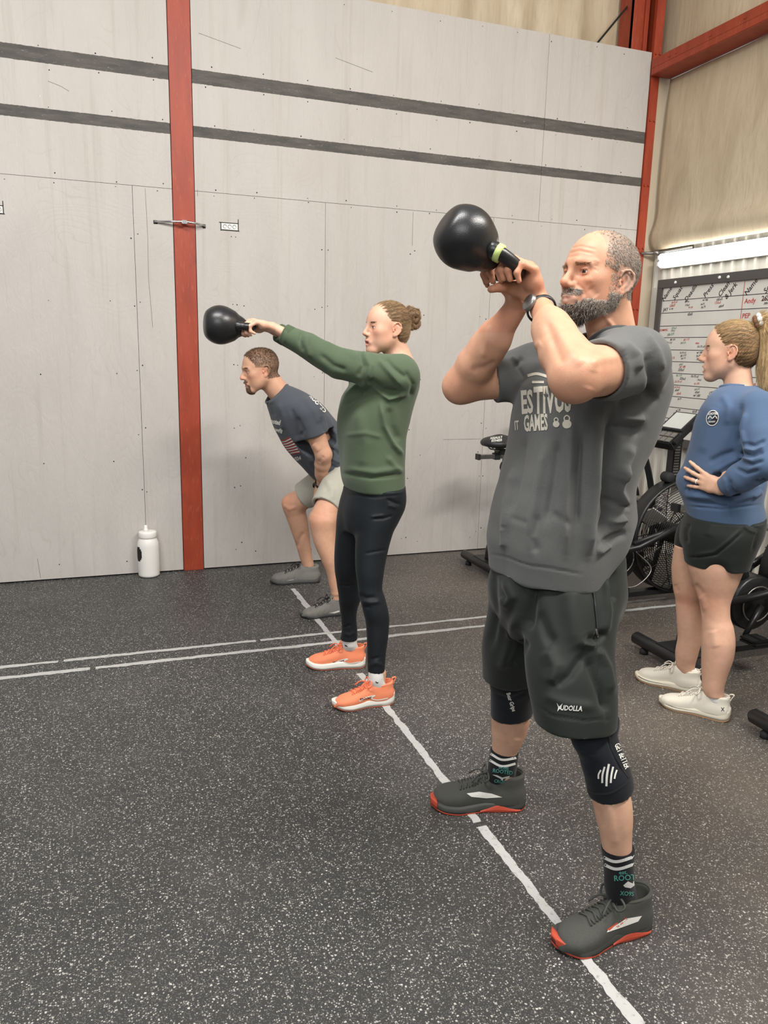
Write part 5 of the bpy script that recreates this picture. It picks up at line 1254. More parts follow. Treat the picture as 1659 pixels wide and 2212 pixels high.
    for cx, cy, s in ((1202, 913, .8), (1225, 912, 1.1)):
        D.poly([(cx+s*9*math.cos(a), cy+4*s+s*8.5*math.sin(a)) for a in np.linspace(0, 2*math.pi, 18)[:-1]])
        D.strip([(cx-4*s, cy-2), (cx-5*s, cy-9*s), (cx, cy-13*s), (cx+5*s, cy-9*s), (cx+4*s, cy-2)], 2.6*s)
    D.strip([(1140, 812), (1160, 808), (1185, 815)], 6); D.strip([(1150, 826), (1175, 826)], 5)
    D.done('chest_print', pm, shirt, 'cream block lettering')
    # --- shorts
    Z = SDF()
    loft_rows(Z, fr, [(1170, 1095, 1338, 0, .165), (1215, 1078, 1338, 0, .165), (1270, 1064, 1338, 0, .18), (1320, 1070, 1326, 0, .17), (1350, 1085, 1300, 0, .15), (1375, 1110, 1270, 0, .09)], k=.03, p=2.4)
    loft_rows(Z, fr, [(1215, 1165, 1336, .07, .10), (1270, 1150, 1338, .10), (1326, 1138, 1331, .125), (1385, 1136, 1324, .155), (1430, 1138, 1323, .18), (1473, 1142, 1325, .20), (1523, 1150, 1326, .225), (1570, 1158, 1326, .24), (1600, 1160, 1326, .25)], k=.03, ratio=.92, p=2.3)
    loft_rows(Z, fr, [(1215, 1078, 1210, -.08, .10), (1270, 1060, 1210, -.10), (1315, 1056, 1205, -.125), (1394, 1047, 1190, -.155), (1447, 1044, 1180, -.18), (1490, 1046, 1175, -.20)], k=.03, ratio=.95, p=2.3)
    hl = P(1240, 1564, .24); Z.plane(hl, nrm(-w+u*.03-v*.0), 's', .004, .21); hr = P(1100, 1466, -.19); Z.plane(hr, nrm(-w-u*.05), 's', .004, .2)
    loft_rows(Z, fr, [(1500, 1212, 1318, .22), (1560, 1205, 1318, .24), (1640, 1200, 1320, .25)], ratio=1.0, mode='s', k=.003); loft_rows(Z, fr, [(1430, 1066, 1146, -.19), (1470, 1058, 1148, -.21), (1540, 1056, 1150, -.23)], mode='s', k=.003)
    Fz = [([(1165, 1225), (1150, 1300), (1135, 1360)], 12, -.012), ([(1085, 1290), (1097, 1305), (1108, 1290), (1090, 1250)], 8, .008), ([(1120, 1320), (1100, 1400), (1085, 1450)], 12, .008), ([(1130, 1380), (1105, 1440)], 12, -.010), ([(1068, 1230), (1072, 1320), (1060, 1400)], 8, -.006),
          ([(1230, 1260), (1235, 1320), (1245, 1370), (1262, 1400)], 22, .010), ([(1262, 1380), (1290, 1378), (1305, 1365)], 8, -.010), ([(1255, 1395), (1285, 1395)], 7, .008), ([(1265, 1410), (1230, 1460), (1200, 1480)], 9, -.007), ([(1180, 1400), (1200, 1440), (1190, 1480)], 16, .008), ([(1160, 1320), (1180, 1370), (1195, 1390)], 12, -.006),
          ([(1275, 1230), (1284, 1300), (1290, 1375), (1297, 1470), (1310, 1560)], 3.0, -.004), ([(1308, 1240), (1312, 1320), (1306, 1370)], 8, .007), ([(1322, 1230), (1325, 1300)], 7, -.007), ([(1290, 1400), (1310, 1440), (1320, 1500)], 9, .008), ([(1268, 1420), (1290, 1480), (1308, 1540)], 10, -.010), ([(1170, 1500), (1220, 1520), (1290, 1530)], 12, .004), ([(1155, 1520), (1190, 1546), (1260, 1557), (1322, 1553)], 2.2, -.002),
          ([(1300, 1210), (1310, 1250)], 6, .006)]
    def rip2(V, N): return V+N*(wob(V, 18, 12)*.0035)[:, None]
    shorts, V3, Q3 = cloth_mesh('shorts', Z, shorts_mat, root, .0048, Fz, extra=rip2)
    D3 = Decal(V3, Q3); D3.text('UDOLLA', 1234, 1530, 15, 3, .8, .15, .03, cut=1); D3.poly([(1203, 1518), (1208, 1526), (1216, 1519), (1211, 1528), (1217, 1535), (1209, 1531), (1204, 1537), (1206, 1528)], cut=0); D3.done('logo_print', M_print, shorts, 'small white lettering')
    tube_on(D3, [(1280, 1255), (1286, 1310), (1290, 1350), (1291, 1378)], .0022, .001); D3.done('pocket_zip', M_blackpl, shorts)
    tube_on(D3, [(1287, 1358), (1290, 1374)], .0035, .002); D3.done('zip_pull', M_greymet, shorts)
    # --- knee sleeves
    def sleeve(rows, tp, tn, bp, bn, F, nm='knee_sleeve'):
        K = SDF(); loft_rows(K, fr, rows, k=.01, ratio=1.0); K.plane(P(*bp), bn, 's', .003); K.plane(P(*tp), tn, 's', .003)
        return cloth_mesh(nm, K, sleeve_mat, root, .0042, F)
    ks, V4, Q4 = sleeve([(1535, 1226, 1337, .225), (1562, 1223, 1336, .235), (1580, 1226, 1333, .243), (1608, 1236, 1339, .258), (1632, 1249, 1350, .268), (1660, 1257, 1361, .277), (1685, 1264, 1367, .283), (1710, 1269, 1368, .286), (1740, 1272, 1370, .29)], (1285, 1545, .23), w, (1318, 1706, .285), nrm(-w-u*.30), 
                        [([(1240, 1590), (1285, 1594), (1332, 1582)], 4, -.004), ([(1230, 1574), (1280, 1580), (1330, 1570)], 5, .005), ([(1252, 1627), (1285, 1630)], 4, -.002), ([(1310, 1590), (1330, 1640), (1345, 1670)], 3, -.0025), ([(1340, 1585), (1352, 1620), (1362, 1660)], 4, .002)])
    D4 = Decal(V4, Q4); M_w = M_print
    for dx, top, bot, wd_ in ((-17, -11, 8, 3.4), (-9, -18, 17, 4), (0, -24, 24, 4.6), (9, -18, 17, 4), (17, -11, 8, 3.4)):
        D4.strip([(1313+dx+2, 1674+top), (1313+dx*1.05-2, 1674+(top+bot)/2), (1313+dx-3, 1674+bot)], wd_, n=4)
    D4.text('GET BETTER', 1343, 1633, 17, 66, .62, 0, .03, cut=1); D4.done('claw_logo', M_w, ks, 'white claw mark and lettering')
    D4.strip([(1268, 1706), (1285, 1714), (1318, 1712), (1345, 1697), (1358, 1684)], 5); D4.strip([(1316, 1578), (1320, 1612), (1340, 1652), (1358, 1680)], 4); D4.done('edge_binding', M_blackpl, ks)
    ks2, V5, Q5 = sleeve([(1440, 1060, 1160, -.20), (1470, 1058, 1158, -.215), (1500, 1060, 1154, -.235), (1530, 1060, 1151, -.25), (1560, 1060, 1149, -.265)], (1100, 1445, -.2), w, (1103, 1541, -.262), nrm(-w-u*.18), [([(1070, 1500), (1100, 1512), (1140, 1495)], 4, -.002)])
    D5 = Decal(V5, Q5); D5.text('Bear Grips', 1104, 1516, 12, 72, .8, .1, .03, cut=1); D5.done('sleeve_lettering', M_print, ks2, 'small white lettering')
    # --- socks
    def sock(rows, top, tn, stripes, nm, txts):
        K = SDF(); loft_rows(K, fr, rows, k=.01, ratio=1.02); K.plane(P(*top), tn, 's', .003)
        so, a, b = cloth_mesh('sock', K, M_sock, root, .0036, [([(r_[0], r_[1]) for r_ in pp], 3, -.002) for pp in ()])
        D = Decal(a, b)
        for pp, wd_ in stripes: D.strip(pp, wd_, .0008)
        D.done('stripe', M_white_cloth, so, 'white band')
        for t in txts: D.text(*t)
        D.done('sock_lettering', M_teal, so, 'teal lettering'); return so, D
    s1, D1 = sock([(1795, 1293, 1369, .298), (1838, 1300, 1370, .30), (1880, 1305, 1369, .30), (1915, 1307, 1371, .298, .034), (1945, 1314, 1376, .296, .030)], (1336, 1827, .30), nrm(w+u*.05), [([(1299, 1849), (1330, 1861), (1371, 1850)], 6.5), ([(1301, 1865), (1332, 1877), (1371, 1866)], 6.5)], 'l',
                  [('est.', 1346, 1884, 12, -3, 1.1), ('ROOT', 1349, 1896, 17, -4, .95), ('XO9S', 1354, 1930, 13, 4, .9)])
    D1.poly([(1346, 1912), (1356, 1903), (1366, 1908), (1368, 1901), (1370, 1912), (1362, 1918), (1350, 1916)]); D1.done('sock_motif', M_white_cloth, s1)
    s2, D2 = sock([(1590, 1062, 1128, -.295), (1618, 1060, 1121, -.30), (1650, 1055, 1117, -.305), (1675, 1053, 1114, -.314, .033), (1695, 1060, 1114, -.316, .029)], (1092, 1620, -.30), nrm(w-u*.10), [([(1060, 1628), (1085, 1641), (1120, 1636)], 5), ([(1058, 1642), (1085, 1655), (1119, 1648)], 5)], 'r',
                  [('est.2005', 1088, 1659, 7, 8, .9), ('ROOTED', 1086, 1667, 11, 8, .95), ('CROSSFIT', 1086, 1689, 9.5, 8, .9)])
    D2.poly([(1064, 1673), (1074, 1674), (1085, 1679), (1101, 1675), (1099, 1682), (1088, 1681), (1085, 1686), (1080, 1681)]); D2.done('sock_motif', M_white_cloth, s2)
    # --- watch and bracelet
    a = nrm(wl_-elL); wc = wl_-a*.030
    bm = bmesh.new(); e1 = nrm(np.cross(a, [0, 0, 1])); e2 = np.cross(a, e1)
    tube(bm, [wc+(e1*math.cos(t)*.034+e2*math.sin(t)*.034) for t in np.linspace(0, 2*math.pi, 36)], .0085, 8, side=tuple(a), flat=.32); wt = bm_obj('watch', bm, M_blackpl, root, smooth=True, label='black wristwatch')
    cdir = nrm(ray(1163, 630))*-1; cdir = nrm(cdir-a*(cdir @ a)); cdir = nrm(cdir*.85+nrm(np.cross(cdir, a))*.45)
    bm = bmesh.new(); lathe(bm, [(0, -.004), (.019, -.004), (.021, 0), (.021, .006), (.018, .009), (0, .009)], wc+cdir*.034, cdir, 24); bm_obj('watch_case', bm, M_greymet, wt, smooth=True)
    return root, fr
M_band = simple('pale_green_band', 'b9cc7d', .5); M_print = simple('white_print', 'd9d8d2', .7); M_white_cloth = fabric('white_knit', 'd5d4d0', 400, .9, .06, .05); M_teal = fabric('teal_knit', '4f8f86', 400)
M_sock = fabric('black_knit', '15171a', 500, .95, .3, .2, .5); sleeve_mat = fabric('black_neoprene', '15181e', 700, .75, .15, .15, .3)
shorts_mat = fabric('black_stretch_woven', '1d211f', 1100, .62, .12, .25, .2)
man, FRM = build_man()
sL, VV, QQ, GG, dd = make_shoe(man, (1199, 2040), (1399, 1978), 1, ST1)
DS = Decal(VV, QQ); DS.poly([(1312, 2010), (1352, 1984), (1386, 1978), (1378, 1990), (1345, 2002), (1310, 2014)]); DS.done('side_panel', M_print, sL, 'pale side panel')
DS.poly([(1310, 2008), (1330, 1994), (1336, 1993), (1316, 2010)]); DS.text('Reebok', 1341, 1993, 11, -40, .95, .1, .02, cut=0); DS.done('side_lettering', M_out1, sL, 'orange red lettering')
sR, VV, QQ, GG, dd = make_shoe(man, (929, 1726), (1133, 1728), -1, ST1)
DS = Decal(VV, QQ); DS.poly([(1008, 1714), (1035, 1710), (1062, 1714), (1085, 1722), (1050, 1724), (1018, 1721)]); DS.done('side_panel', M_print, sR, 'pale side panel')
# ------------------------------------------------------------------ woman in green
M_green = fabric('forest_green_fleece', '4b5945', 420, .95, .10, .12, .5, .4); M_greenrib = fabric('forest_green_rib', '43513d', 300, .95)
M_legging = fabric('black_leggings', '15191d', 900, .55, .25, .2, .25, .1)
def build_green():
    fr = Frame(1.17, 3.13, 180); P = fr.P; u, v, w = fr.u, fr.v, fr.w
    root = empty('person', (1.17, 3.13, 0), 'woman in green sweatshirt and black leggings holding a kettlebell out at arm length', 'person')
    bar = P(541, 707, 0); ball = P(476, 702, 0)
    kettlebell('kettlebell', ball, bar, .0745, .115, 'smaller black kettlebell held straight out by the woman in green', None, .004, barr=.0150, side=v)
    shL = P(862, 812, .165); shR = P(852, 805, -.165)
    hd = nrm(u*.96+w*.22); hn = nrm(-w*.97+u*.22)
    wl_ = bar+v*.040-hd*.082-hn*.020; wr_ = bar-v*.042-hd*.082-hn*.020
    elL = (shL+wl_)/2+v*.03-w*.045; elR = (shR+wr_)/2-v*.03-w*.045
    S = SDF(); H = Head(P(835, 712, .0), 186, 2, 0, .90, False, mouth=.006, nose=.9, jaw=.9, eyelid=.0045)
    S.cone(H.L(-.022, 0, -.03), P(866, 785, 0), .050, .056, .03); H.sculpt(S)
    S.chain([P(805, 1070, 0), P(805, 1180, .10), P(805, 1300, .16), P(812, 1440, .20)], [.08, .05, .035, .025], .02); S.chain([P(800, 1080, 0), P(765, 1180, -.10), P(755, 1290, -.16), P(755, 1370, -.20)], [.08, .05, .033, .025], .02)
    S.chain([P(805, 1070, 0), P(810, 960, 0), P(822, 850, 0)], [.11, .10, .11], .05); S.cone(shL, shR, .05, .05, .06)
    muscle_arm(S, shL, elL, wl_, (.05, .042, .038, .038, .024), hn); muscle_arm(S, shR, elR, wr_, (.05, .042, .038, .038, .024), hn)
    hand(S, wl_, hd, hn, -v, (40, 75, 55), .93); hand(S, wr_, hd, hn, v, (40, 75, 55), .93)
    foot(S, (718, 1522), (850, 1506), .14, .24, .025); foot(S, (661, 1431), (789, 1430), .14, .24, .025)
    V, Q = S.mesh(.0038); V = folds(V, Q, [([(797, 708), (803, 712), (806, 722)], 2, -.0008)]); N = normals(V, Q)
    base = np.array(srgb('cfa28a')); col = np.tile(base, (len(V), 1)); H.tint(V, col, base, (.58, .25, .2)); 
    mesh_np('body', V, Q, M_skin, root, col); H.eyes(root, '5a4a3a', gaze=(0, 0))
    q = H.loc(V); x, y, z = q.T; near = (np.abs(q) < .15).all(1); sd = np.abs(y)
    eb = near&(x > .06)&(z > .0245)&(z < .031)&(sd > .014)&(sd < .050)
    r, n = sample(V, Q, N, eb, 200, 9); lq = H.loc(r); strands('eyebrow', r, n, .2, tangent(n, np.sign(lq[:, 1])[:, None]*H.A[1]+H.A[2]*.2), .008, .0005, np.tile(srgb('6b4c36'), (len(r), 1)), root, segs=2, seed=7)
    # hair: pulled-back cap with combed strands and a braided bun
    C = SDF(); A = H.A; k = H.k
    C.ell(H.L(-.014, 0, .040), np.array((.101, .083, .090))*k, .02, B=A); C.ell(H.L(-.040, 0, -.015), np.array((.066, .074, .062))*k, .03, B=A)
    C.plane(H.L(.070, 0, .088), nrm((np.array([.80, 0, -.60])) @ A), 's', .012)
    for s in (-1, 1): C.ell(H.L(-.006, s*.085, -.004), np.array((.026, .03, .040))*k, .006, 's', B=A)
    C.cone(H.L(.040, 0, -.02), H.L(.04, 0, -.09), .075, .085, .02, 's')
    Vc, Qc = C.mesh(.0045); Nc = normals(Vc, Qc); qc = H.loc(Vc); bunl = np.array((-.118, 0, .060)); 
    d = qc-bunl; ang = np.arctan2(d[:, 1]*1.0, d[:, 0]+.2*d[:, 2]); th = np.arctan2(qc[:, 1], qc[:, 2]-.02)
    Vc = Vc+Nc*((np.sin(th*34+wob(qc, 30, 2)*2.5)*.0012))[:, None]
    cc = np.array(srgb('6f563e'))*(1+.25*np.sin(th*21+3*np.sin(qc[:, 0]*40)))[:, None]
    cap = mesh_np('hair', Vc, Qc, M_hair, root, cc, label='brown hair pulled back')
    r, n = sample(Vc, Qc, Nc, np.ones(len(Vc), bool), 8000, 4); rnd = np.random.RandomState(5); bun = H.L(*bunl)
    fl = tangent(n, bun-r)+rnd.normal(size=n.shape)*.05; g = rnd.rand(len(r), 1); c = np.array(srgb('5f4733'))*(1-g)+np.array(srgb('b0936b'))*g
    strands('combed_hair', r-n*.0002, n, .01, fl, .024, .00045, c, cap, segs=3, seed=6)
    bu = empty('hair_bun', tuple(bun)); bu.parent = root; bu.location = Vector(bun)-root.location
    for i, (a, b, cz, rr, tilt) in enumerate(((0, 0, 0, .026, 0), (-.012, .0, .016, .020, .8), (-.016, 0, -.016, .021, -.6), (-.008, .014, .004, .018, 1.6), (.006, .008, -.028, .016, .3), (.004, -.010, .026, .017, 2.2))):
        bmb = bmesh.new(); cen = bun+np.array((a-.008, b, cz)) @ A; e1 = nrm(np.array((math.cos(tilt), .25, math.sin(tilt))) @ A); e2 = nrm(np.cross(e1, A[1]+.2*A[0]))
        tube(bmb, [cen+(e1*math.cos(t)*rr*.8+e2*math.sin(t)*rr*.8)*(1+.08*math.sin(5*t)) for t in np.linspace(0, 2*math.pi, 30)], rr*.62, 12)
        o = bm_obj('hair_coil', bmb, None, bu, smooth=True); o.data.materials.append(M_hair); at = o.data.color_attributes.new('Col', 'FLOAT_COLOR', 'POINT')
        nv = len(o.data.vertices); rn = np.random.RandomState(i); 
        for j in range(nv): at.data[j].color = (*(np.array(srgb('6b5038'))*(1+.55*math.sin((j % 12)*1.57+j*.02+i))*.8), 1)
        Vb = np.array([tuple(x.co) for x in o.data.vertices])+np.array(world_loc(bu)); Qb = np.array([tuple(p.vertices) for p in o.data.polygons if len(p.vertices) == 4]); Nb = normals(Vb, Qb)
        r, n = sample(Vb, Qb, Nb, np.ones(len(Vb), bool), 420, i); fl = tangent(n, np.cross(n, np.cross(e1, e2))+rn.normal(size=3)*.2); g = rn.rand(len(r), 1)
        strands('bun_strands', r, n, .01, fl, .014, .0005, np.array(srgb('5a412d'))*(1-g)+np.array(srgb('ad8d63'))*g, o, segs=3, seed=i)
    # --- leggings
    Lg = SDF(); Lf = [(1055, 785, 873, .08, .10), (1086, 778, 873.6, .085), (1122, 771, 861, .095), (1154, 769, 848, .105), (1191, 767, 838, .115), (1240, 769, 829, .135), (1270, 773, 826, .145), (1295, 778, 833, .155), (1320, 784, 839, .165), (1345, 790, 841, .17), (1374, 792, 839, .18), (1410, 793, 834, .19), (1450, 794, 831, .20)]
    Rf = [(1055, 745, 830, -.06, .10), (1083, 736, 825, -.07), (1113, 728, 815, -.08), (1154, 725, 806, -.09), (1203, 722, 792, -.11), (1232, 723, 784, -.12), (1259, 727, 779, -.14), (1296, 732, 779, -.16), (1313, 734, 773, -.175), (1337, 737, 770, -.185), (1362, 738, 772, -.195), (1381, 735, 772, -.20)]
    loft_rows(Lg, fr, Lf, k=.025); loft_rows(Lg, fr, Rf, k=.015)
    loft_rows(Lg, fr, [(1020, 748, 868, 0, .15), (1060, 745, 873, 0, .165), (1090, 738, 872, 0, .165), (1120, 738, 858, 0, .15), (1145, 745, 845, 0, .10)], k=.03, p=2.2)
    FL = [([(835, 1078), (850, 1085), (866, 1090)], 3, -.004), ([(838, 1092), (856, 1097)], 3, .003), ([(805, 1121), (830, 1120), (848, 1114)], 2.5, -.004), ([(800, 1117), (830, 1113)], 2.5, .003), ([(788, 1196), (815, 1191), (838, 1187)], 2.5, -.003), ([(775, 1284), (790, 1292), (812, 1290)], 4, -.004), ([(780, 1298), (800, 1302), (820, 1300)], 4, .004), ([(785, 1310), (800, 1313)], 3, -.003), ([(735, 1262), (748, 1265), (765, 1263)], 3, -.003), ([(795, 1440), (812, 1432), (828, 1438)], 4, .003), ([(800, 1425), (820, 1420)], 3, -.003), ([(740, 1368), (755, 1372), (768, 1365)], 4, .003), ([(742, 1355), (758, 1350)], 3, -.003), ([(748, 1068), (810, 1075), (872, 1068)], 2, -.002)]
    leg, a, b = cloth_mesh('leggings', Lg, M_legging, root, .0048, FL)
    # --- sweatshirt
    T = SDF(); rows = [(772, 835, 885, 0, .085), (785, 808, 893, 0, .14), (802, 780, 899, 0, .175), (832, 757, 903, 0, .19), (864, 738, 894, 0, .19), (903, 730, 884, 0, .187), (945, 730, 874, 0, .183), (978, 733, 872, 0, .18), (1010, 735, 872, 0, .18), (1030, 737, 872, 0, .178), (1056, 745, 871, 0, .175)]
    loft_rows(T, fr, rows, k=.03, p=2.3); cw = wl_-nrm(wl_-elL)*.055; cr = wr_-nrm(wr_-elR)*.055
    T.chain([shL+w*.005, shL+(elL-shL)*.5, elL, elL+(cw-elL)*.6, cw], [.082, .068, .058, .050, .040], .05); T.chain([shR, elR, cr], [.078, .056, .038], .05)
    T.ell(P(868, 772, 0)+w*.035+u*.01, (.072, .068, .07), .006, 's'); neck_i = len(T.ops)-1; T.plane(P(808, 1054, 0), -w, 's', .004)
    for c_, e_ in ((cw, elL), (cr, elR)): dd_ = nrm(c_-e_); T.plane(c_+dd_*.012, dd_, 's', .003, .09); T.cone(c_-dd_*.03, c_+dd_*.05, .028, .030, .002, 's')
    FT = [([(775, 760), (785, 790), (772, 815)], 5, -.006), ([(782, 757), (800, 790), (795, 830)], 6, .007), ([(815, 775), (838, 800), (870, 835)], 6, .006), ([(830, 770), (850, 795), (880, 820)], 5, -.006), ([(790, 815), (825, 845), (865, 850)], 7, -.009), ([(800, 830), (840, 862), (878, 850)], 5, .007),
          ([(822, 870), (830, 920), (850, 960), (870, 985)], 5, .010), ([(840, 880), (845, 920), (862, 955)], 8, -.008), ([(740, 860), (770, 835), (790, 830)], 6, .007), ([(745, 875), (770, 858), (785, 845)], 6, -.007), ([(745, 940), (790, 935), (825, 945)], 5, .003),
          ([(835, 985), (855, 1010), (870, 1022)], 6, .006), ([(740, 1022), (800, 1032), (870, 1026)], 4, -.007), ([(750, 1012), (810, 1020), (865, 1012)], 6, .005), ([(652, 715), (648, 735), (655, 760)], 4, -.005), ([(664, 722), (662, 745), (670, 775)], 6, .005), ([(700, 735), (740, 752), (780, 775)], 7, .004), ([(690, 765), (720, 790), (750, 800)], 6, -.005), ([(617, 712), (612, 745)], 3, .002), ([(875, 800), (892, 830), (885, 860)], 5, -.006), ([(770, 880), (790, 960), (780, 1010)], 14, .005)]
    tp, Va, Qa = cloth_mesh('sweatshirt', T, M_green, root, .005, FT, extra=lambda V, N: V+N*(wob(V, 20, 3)*.002)[:, None])
    cb = bmesh.new(); tube(cb, edge_ring(T, neck_i, Va), .008, 8, cap=False); bm_obj('neck_rib', cb, M_greenrib, tp, smooth=True)
    # ribbed cuff
    for c_, e_ in ((cw, elL), (cr, elR)):
        dd_ = nrm(c_-e_); bm = bmesh.new(); tube(bm, [c_-dd_*.032, c_-dd_*.02, c_+dd_*.01, c_+dd_*.014], [.038, .0405, .0385, .033], 30); bm_obj('cuff', bm, M_greenrib, tp, smooth=True)
    # socks
    for rows_, top, nm in (([(1440, 796, 827, .20), (1465, 796, 829, .205), (1484, 800, 835, .205, .026)], (812, 1451, .2), 0), ([(1372, 738, 770, -.20), (1390, 739, 771, -.205), (1402, 742, 775, -.21, .026)], (754, 1380, -.20), 1)):
        K = SDF(); loft_rows(K, fr, rows_, ratio=1.0, grow=.001); so, a, b = cloth_mesh('sock', K, M_white_cloth, root, .004); D = Decal(a, b)
        if nm == 0: D.poly([(811, 1471), (815, 1474), (825, 1467), (816, 1476), (812, 1475)], cut=0)
        else: D.poly([(744, 1392), (749, 1394), (763, 1391), (751, 1397), (746, 1396)], cut=0)
        D.done('sock_mark', M_blackpl, so, 'small black mark')
    for tp_, hp, ls in (((718, 1522), (850, 1506), 1), ((661, 1431), (789, 1430), -1)):
        up, a, b, G, d = make_shoe(root, tp_, hp, ls, ST2); D = Decal(a, b); ox, oy = (0, 0) if ls == 1 else (-59, -79)
        D.strip([(776+ox, 1515+oy), (790+ox, 1507+oy), (810+ox, 1502+oy), (802+ox, 1508+oy), (815+ox, 1512+oy), (838+ox, 1508+oy)], 2.2); D.done('side_stripe', M_mid2, up, 'white outline stripe')
        D.text('BROOKS', 790+ox, 1509+oy, 6.5, -10, 1, .1, .02, cut=0); D.done('side_lettering', M_blackpl, up)
    return root, fr
woman, FRW = build_green()
# ------------------------------------------------------------------ man bending forward
M_navy = fabric('washed_navy_jersey', '484c53', 700, .95, .15, .15); M_stone = fabric('stone_twill', 'a3a195', 700, .85, .06, .1)
def build_bent():
    fr = Frame(1.22, 4.43, 180); P = fr.P; u, v, w = fr.u, fr.v, fr.w
    root = empty('person', (1.22, 4.43, 0), 'man with short dark hair and goatee bending forward in navy t-shirt and light shorts', 'person')
    shL = P(664, 893, .19); shR = P(640, 885, -.19); wl_ = P(692, 1050, .05); wr_ = P(688, 1054, -.05); elL = P(699, 982, .20); elR = P(680, 975, -.19)
    S = SDF(); H = Head(P(563, 801, .0), 183, -9, 0, 1.0, True, mouth=.002, nose=1.1)
    S.cone(H.L(-.022, 0, -.03), P(612, 858, 0), .060, .066, .03); H.sculpt(S)
    S.chain([P(745, 1005, 0), P(690, 945, 0), P(640, 890, 0)], [.11, .11, .12], .05); S.cone(shL, shR, .055, .055, .06)
    muscle_arm(S, shL, elL, wl_, (.062, .056, .046, .047, .029)); muscle_arm(S, shR, elR, wr_, (.06, .054, .044, .045, .029))
    d = nrm(w*-.92-u*.35); hand(S, wl_, d, -v, u, (35, 60, 40), 1.0); hand(S, wr_, d, v, u, (35, 60, 40), 1.0)
    S.cone(P(748, 1022, .10), P(698, 1115, .285), .085, .070, .03); S.cone(P(738, 1022, -.10), P(635, 1090, -.265), .085, .066, .03)
    loft_rows(S, fr, [(1100, 684, 712, .28), (1112, 670, 724, .29), (1122, 667, 727, .295), (1145, 671, 726, .30), (1166, 676, 726, .31), (1208, 693, 735, .33), (1240, 706, 737, .34), (1268, 712, 740, .345), (1280, 716, 743, .348)], k=.025)
    loft_rows(S, fr, [(1066, 625, 645, -.26), (1075, 613, 654, -.265), (1083, 609, 656, -.27), (1100, 612, 660, -.275), (1125, 621, 665, -.28), (1150, 630, 668, -.285), (1176, 639, 671, -.29), (1200, 646, 674, -.30), (1222, 653, 677, -.305)], k=.025)
    foot(S, (583, 1252), (691, 1250), .12, .24, .03); foot(S, (649, 1327), (750, 1318), .12, .24, .03)
    V, Q = S.mesh(.0045); V = folds(V, Q, [([(640, 1185), (648, 1165), (658, 1150)], 5, -.004), ([(612, 1090), (625, 1100), (640, 1095)], 4, .003), ([(688, 1000), (700, 985)], 5, -.003), ([(675, 960), (690, 975)], 6, .003)]); N = normals(V, Q)
    col = np.tile(np.array(srgb('c79a80')), (len(V), 1)); kn = np.exp(-((V-P(690, 1118, .33))**2).sum(1)/.05**2)+np.exp(-((V-P(625, 1085, -.24))**2).sum(1)/.05**2); col *= 1-kn[:, None]*(1-np.array([1.02, .85, .8]))
    def scalp(q):
        x, y, z = q.T; return (((x < .050+.5*np.clip(z-.05, 0, .06)-1.2*np.clip(z-.105, 0, 1))&(z > .02+.15*x)&~((x > .0)&(z < .05)&(np.abs(y) > 0)&(x > .045)))|((x < -.015)&(z > -.045))).astype(float)*.75
    H.tint(V, col, 0, (.45, .2, .16), (scalp, srgb('6a5342'))); mesh_np('body', V, Q, M_skin, root, col); H.eyes(root, '4a3a2c')
    q = H.loc(V); x, y, z = q.T; near = (np.abs(q) < .15).all(1); sd = np.abs(y); rnd = np.random.RandomState(3)
    hm = near&((scalp(q) > 0))&~((sd > .072)&(z < .035)&(x > -.035)); r, n = sample(V, Q, N, hm, 6500, 2); lz = H.loc(r)[:, 2]
    g = rnd.rand(len(r), 1); strands('cropped_hair', r, n, .9, tangent(n, -H.A[2]+H.A[0]*.2)+rnd.normal(size=n.shape)*.25, .004+.007*np.clip((lz-.04)/.06, 0, 1), .0006, np.array(srgb('3f3024'))*(1-g)+np.array(srgb('7d6450'))*g, root, segs=2, seed=3)
    go = near&(((z < -.078)&(sd < .030)&(x > .055))|((z < -.062)&(sd > .024)&(sd < .034)&(x > .07))|((x > .084)&(z < -.040)&(z > -.053)&(sd < .030)))
    r, n = sample(V, Q, N, go, 1500, 5); g = rnd.rand(len(r), 1); strands('goatee', r, n, .5, tangent(n, -H.A[2])+rnd.normal(size=n.shape)*.3, .008, .0006, np.array(srgb('4a3527'))*(1-g)+np.array(srgb('8a6b52'))*g, root, segs=2, seed=4)
    eb = near&(x > .06)&(z > .026)&(z < .033)&(sd > .014)&(sd < .050); r, n = sample(V, Q, N, eb, 160, 9); strands('eyebrow', r, n, .3, tangent(n, H.A[1]*np.sign(H.loc(r)[:, 1])[:, None]), .008, .0005, np.tile(srgb('5a4433'), (len(r), 1)), root, segs=2)
    # t-shirt
    T = SDF(); A = P(745, 1005, 0); ax = nrm(P(604, 856, 0)-A)
    uu, sec = secpts(fr, [(568, 862, 622, 836, 0, .12), (576, 885, 645, 845, 0, .19), (590, 928, 690, 871, 0, .205), (614, 968, 722, 905, 0, .195), (641, 998, 748, 936, 0, .185), (664, 1022, 775, 965, 0, .185), (688, 1044, 795, 998, 0, .185), (712, 1062, 805, 1025, 0, .18)], A, ax)
    T.loft(A, ax, uu, sec, .03, 'u', 2.3); slL = shL+(elL-shL)*.52; slR = shR+(elR-shR)*.52
    T.chain([shL, slL+(slL-shL)*.2], [.085, .075], .04); T.chain([shR, slR], [.08, .075], .04); T.plane(slL, nrm(elL-shL), 's', .004, .13); T.plane(slR, nrm(elR-shR), 's', .004, .12)
    T.cone(slL-(elL-shL)*.2, slL+(elL-shL)*.5, .060, .068, .003, 's'); T.ell(P(594, 846, 0), (.078, .078, .078), .006, 's'); neck_i = len(T.ops)-1
    T.plane(P(712, 1062, 0)+ax*.03, -ax, 's', .004)
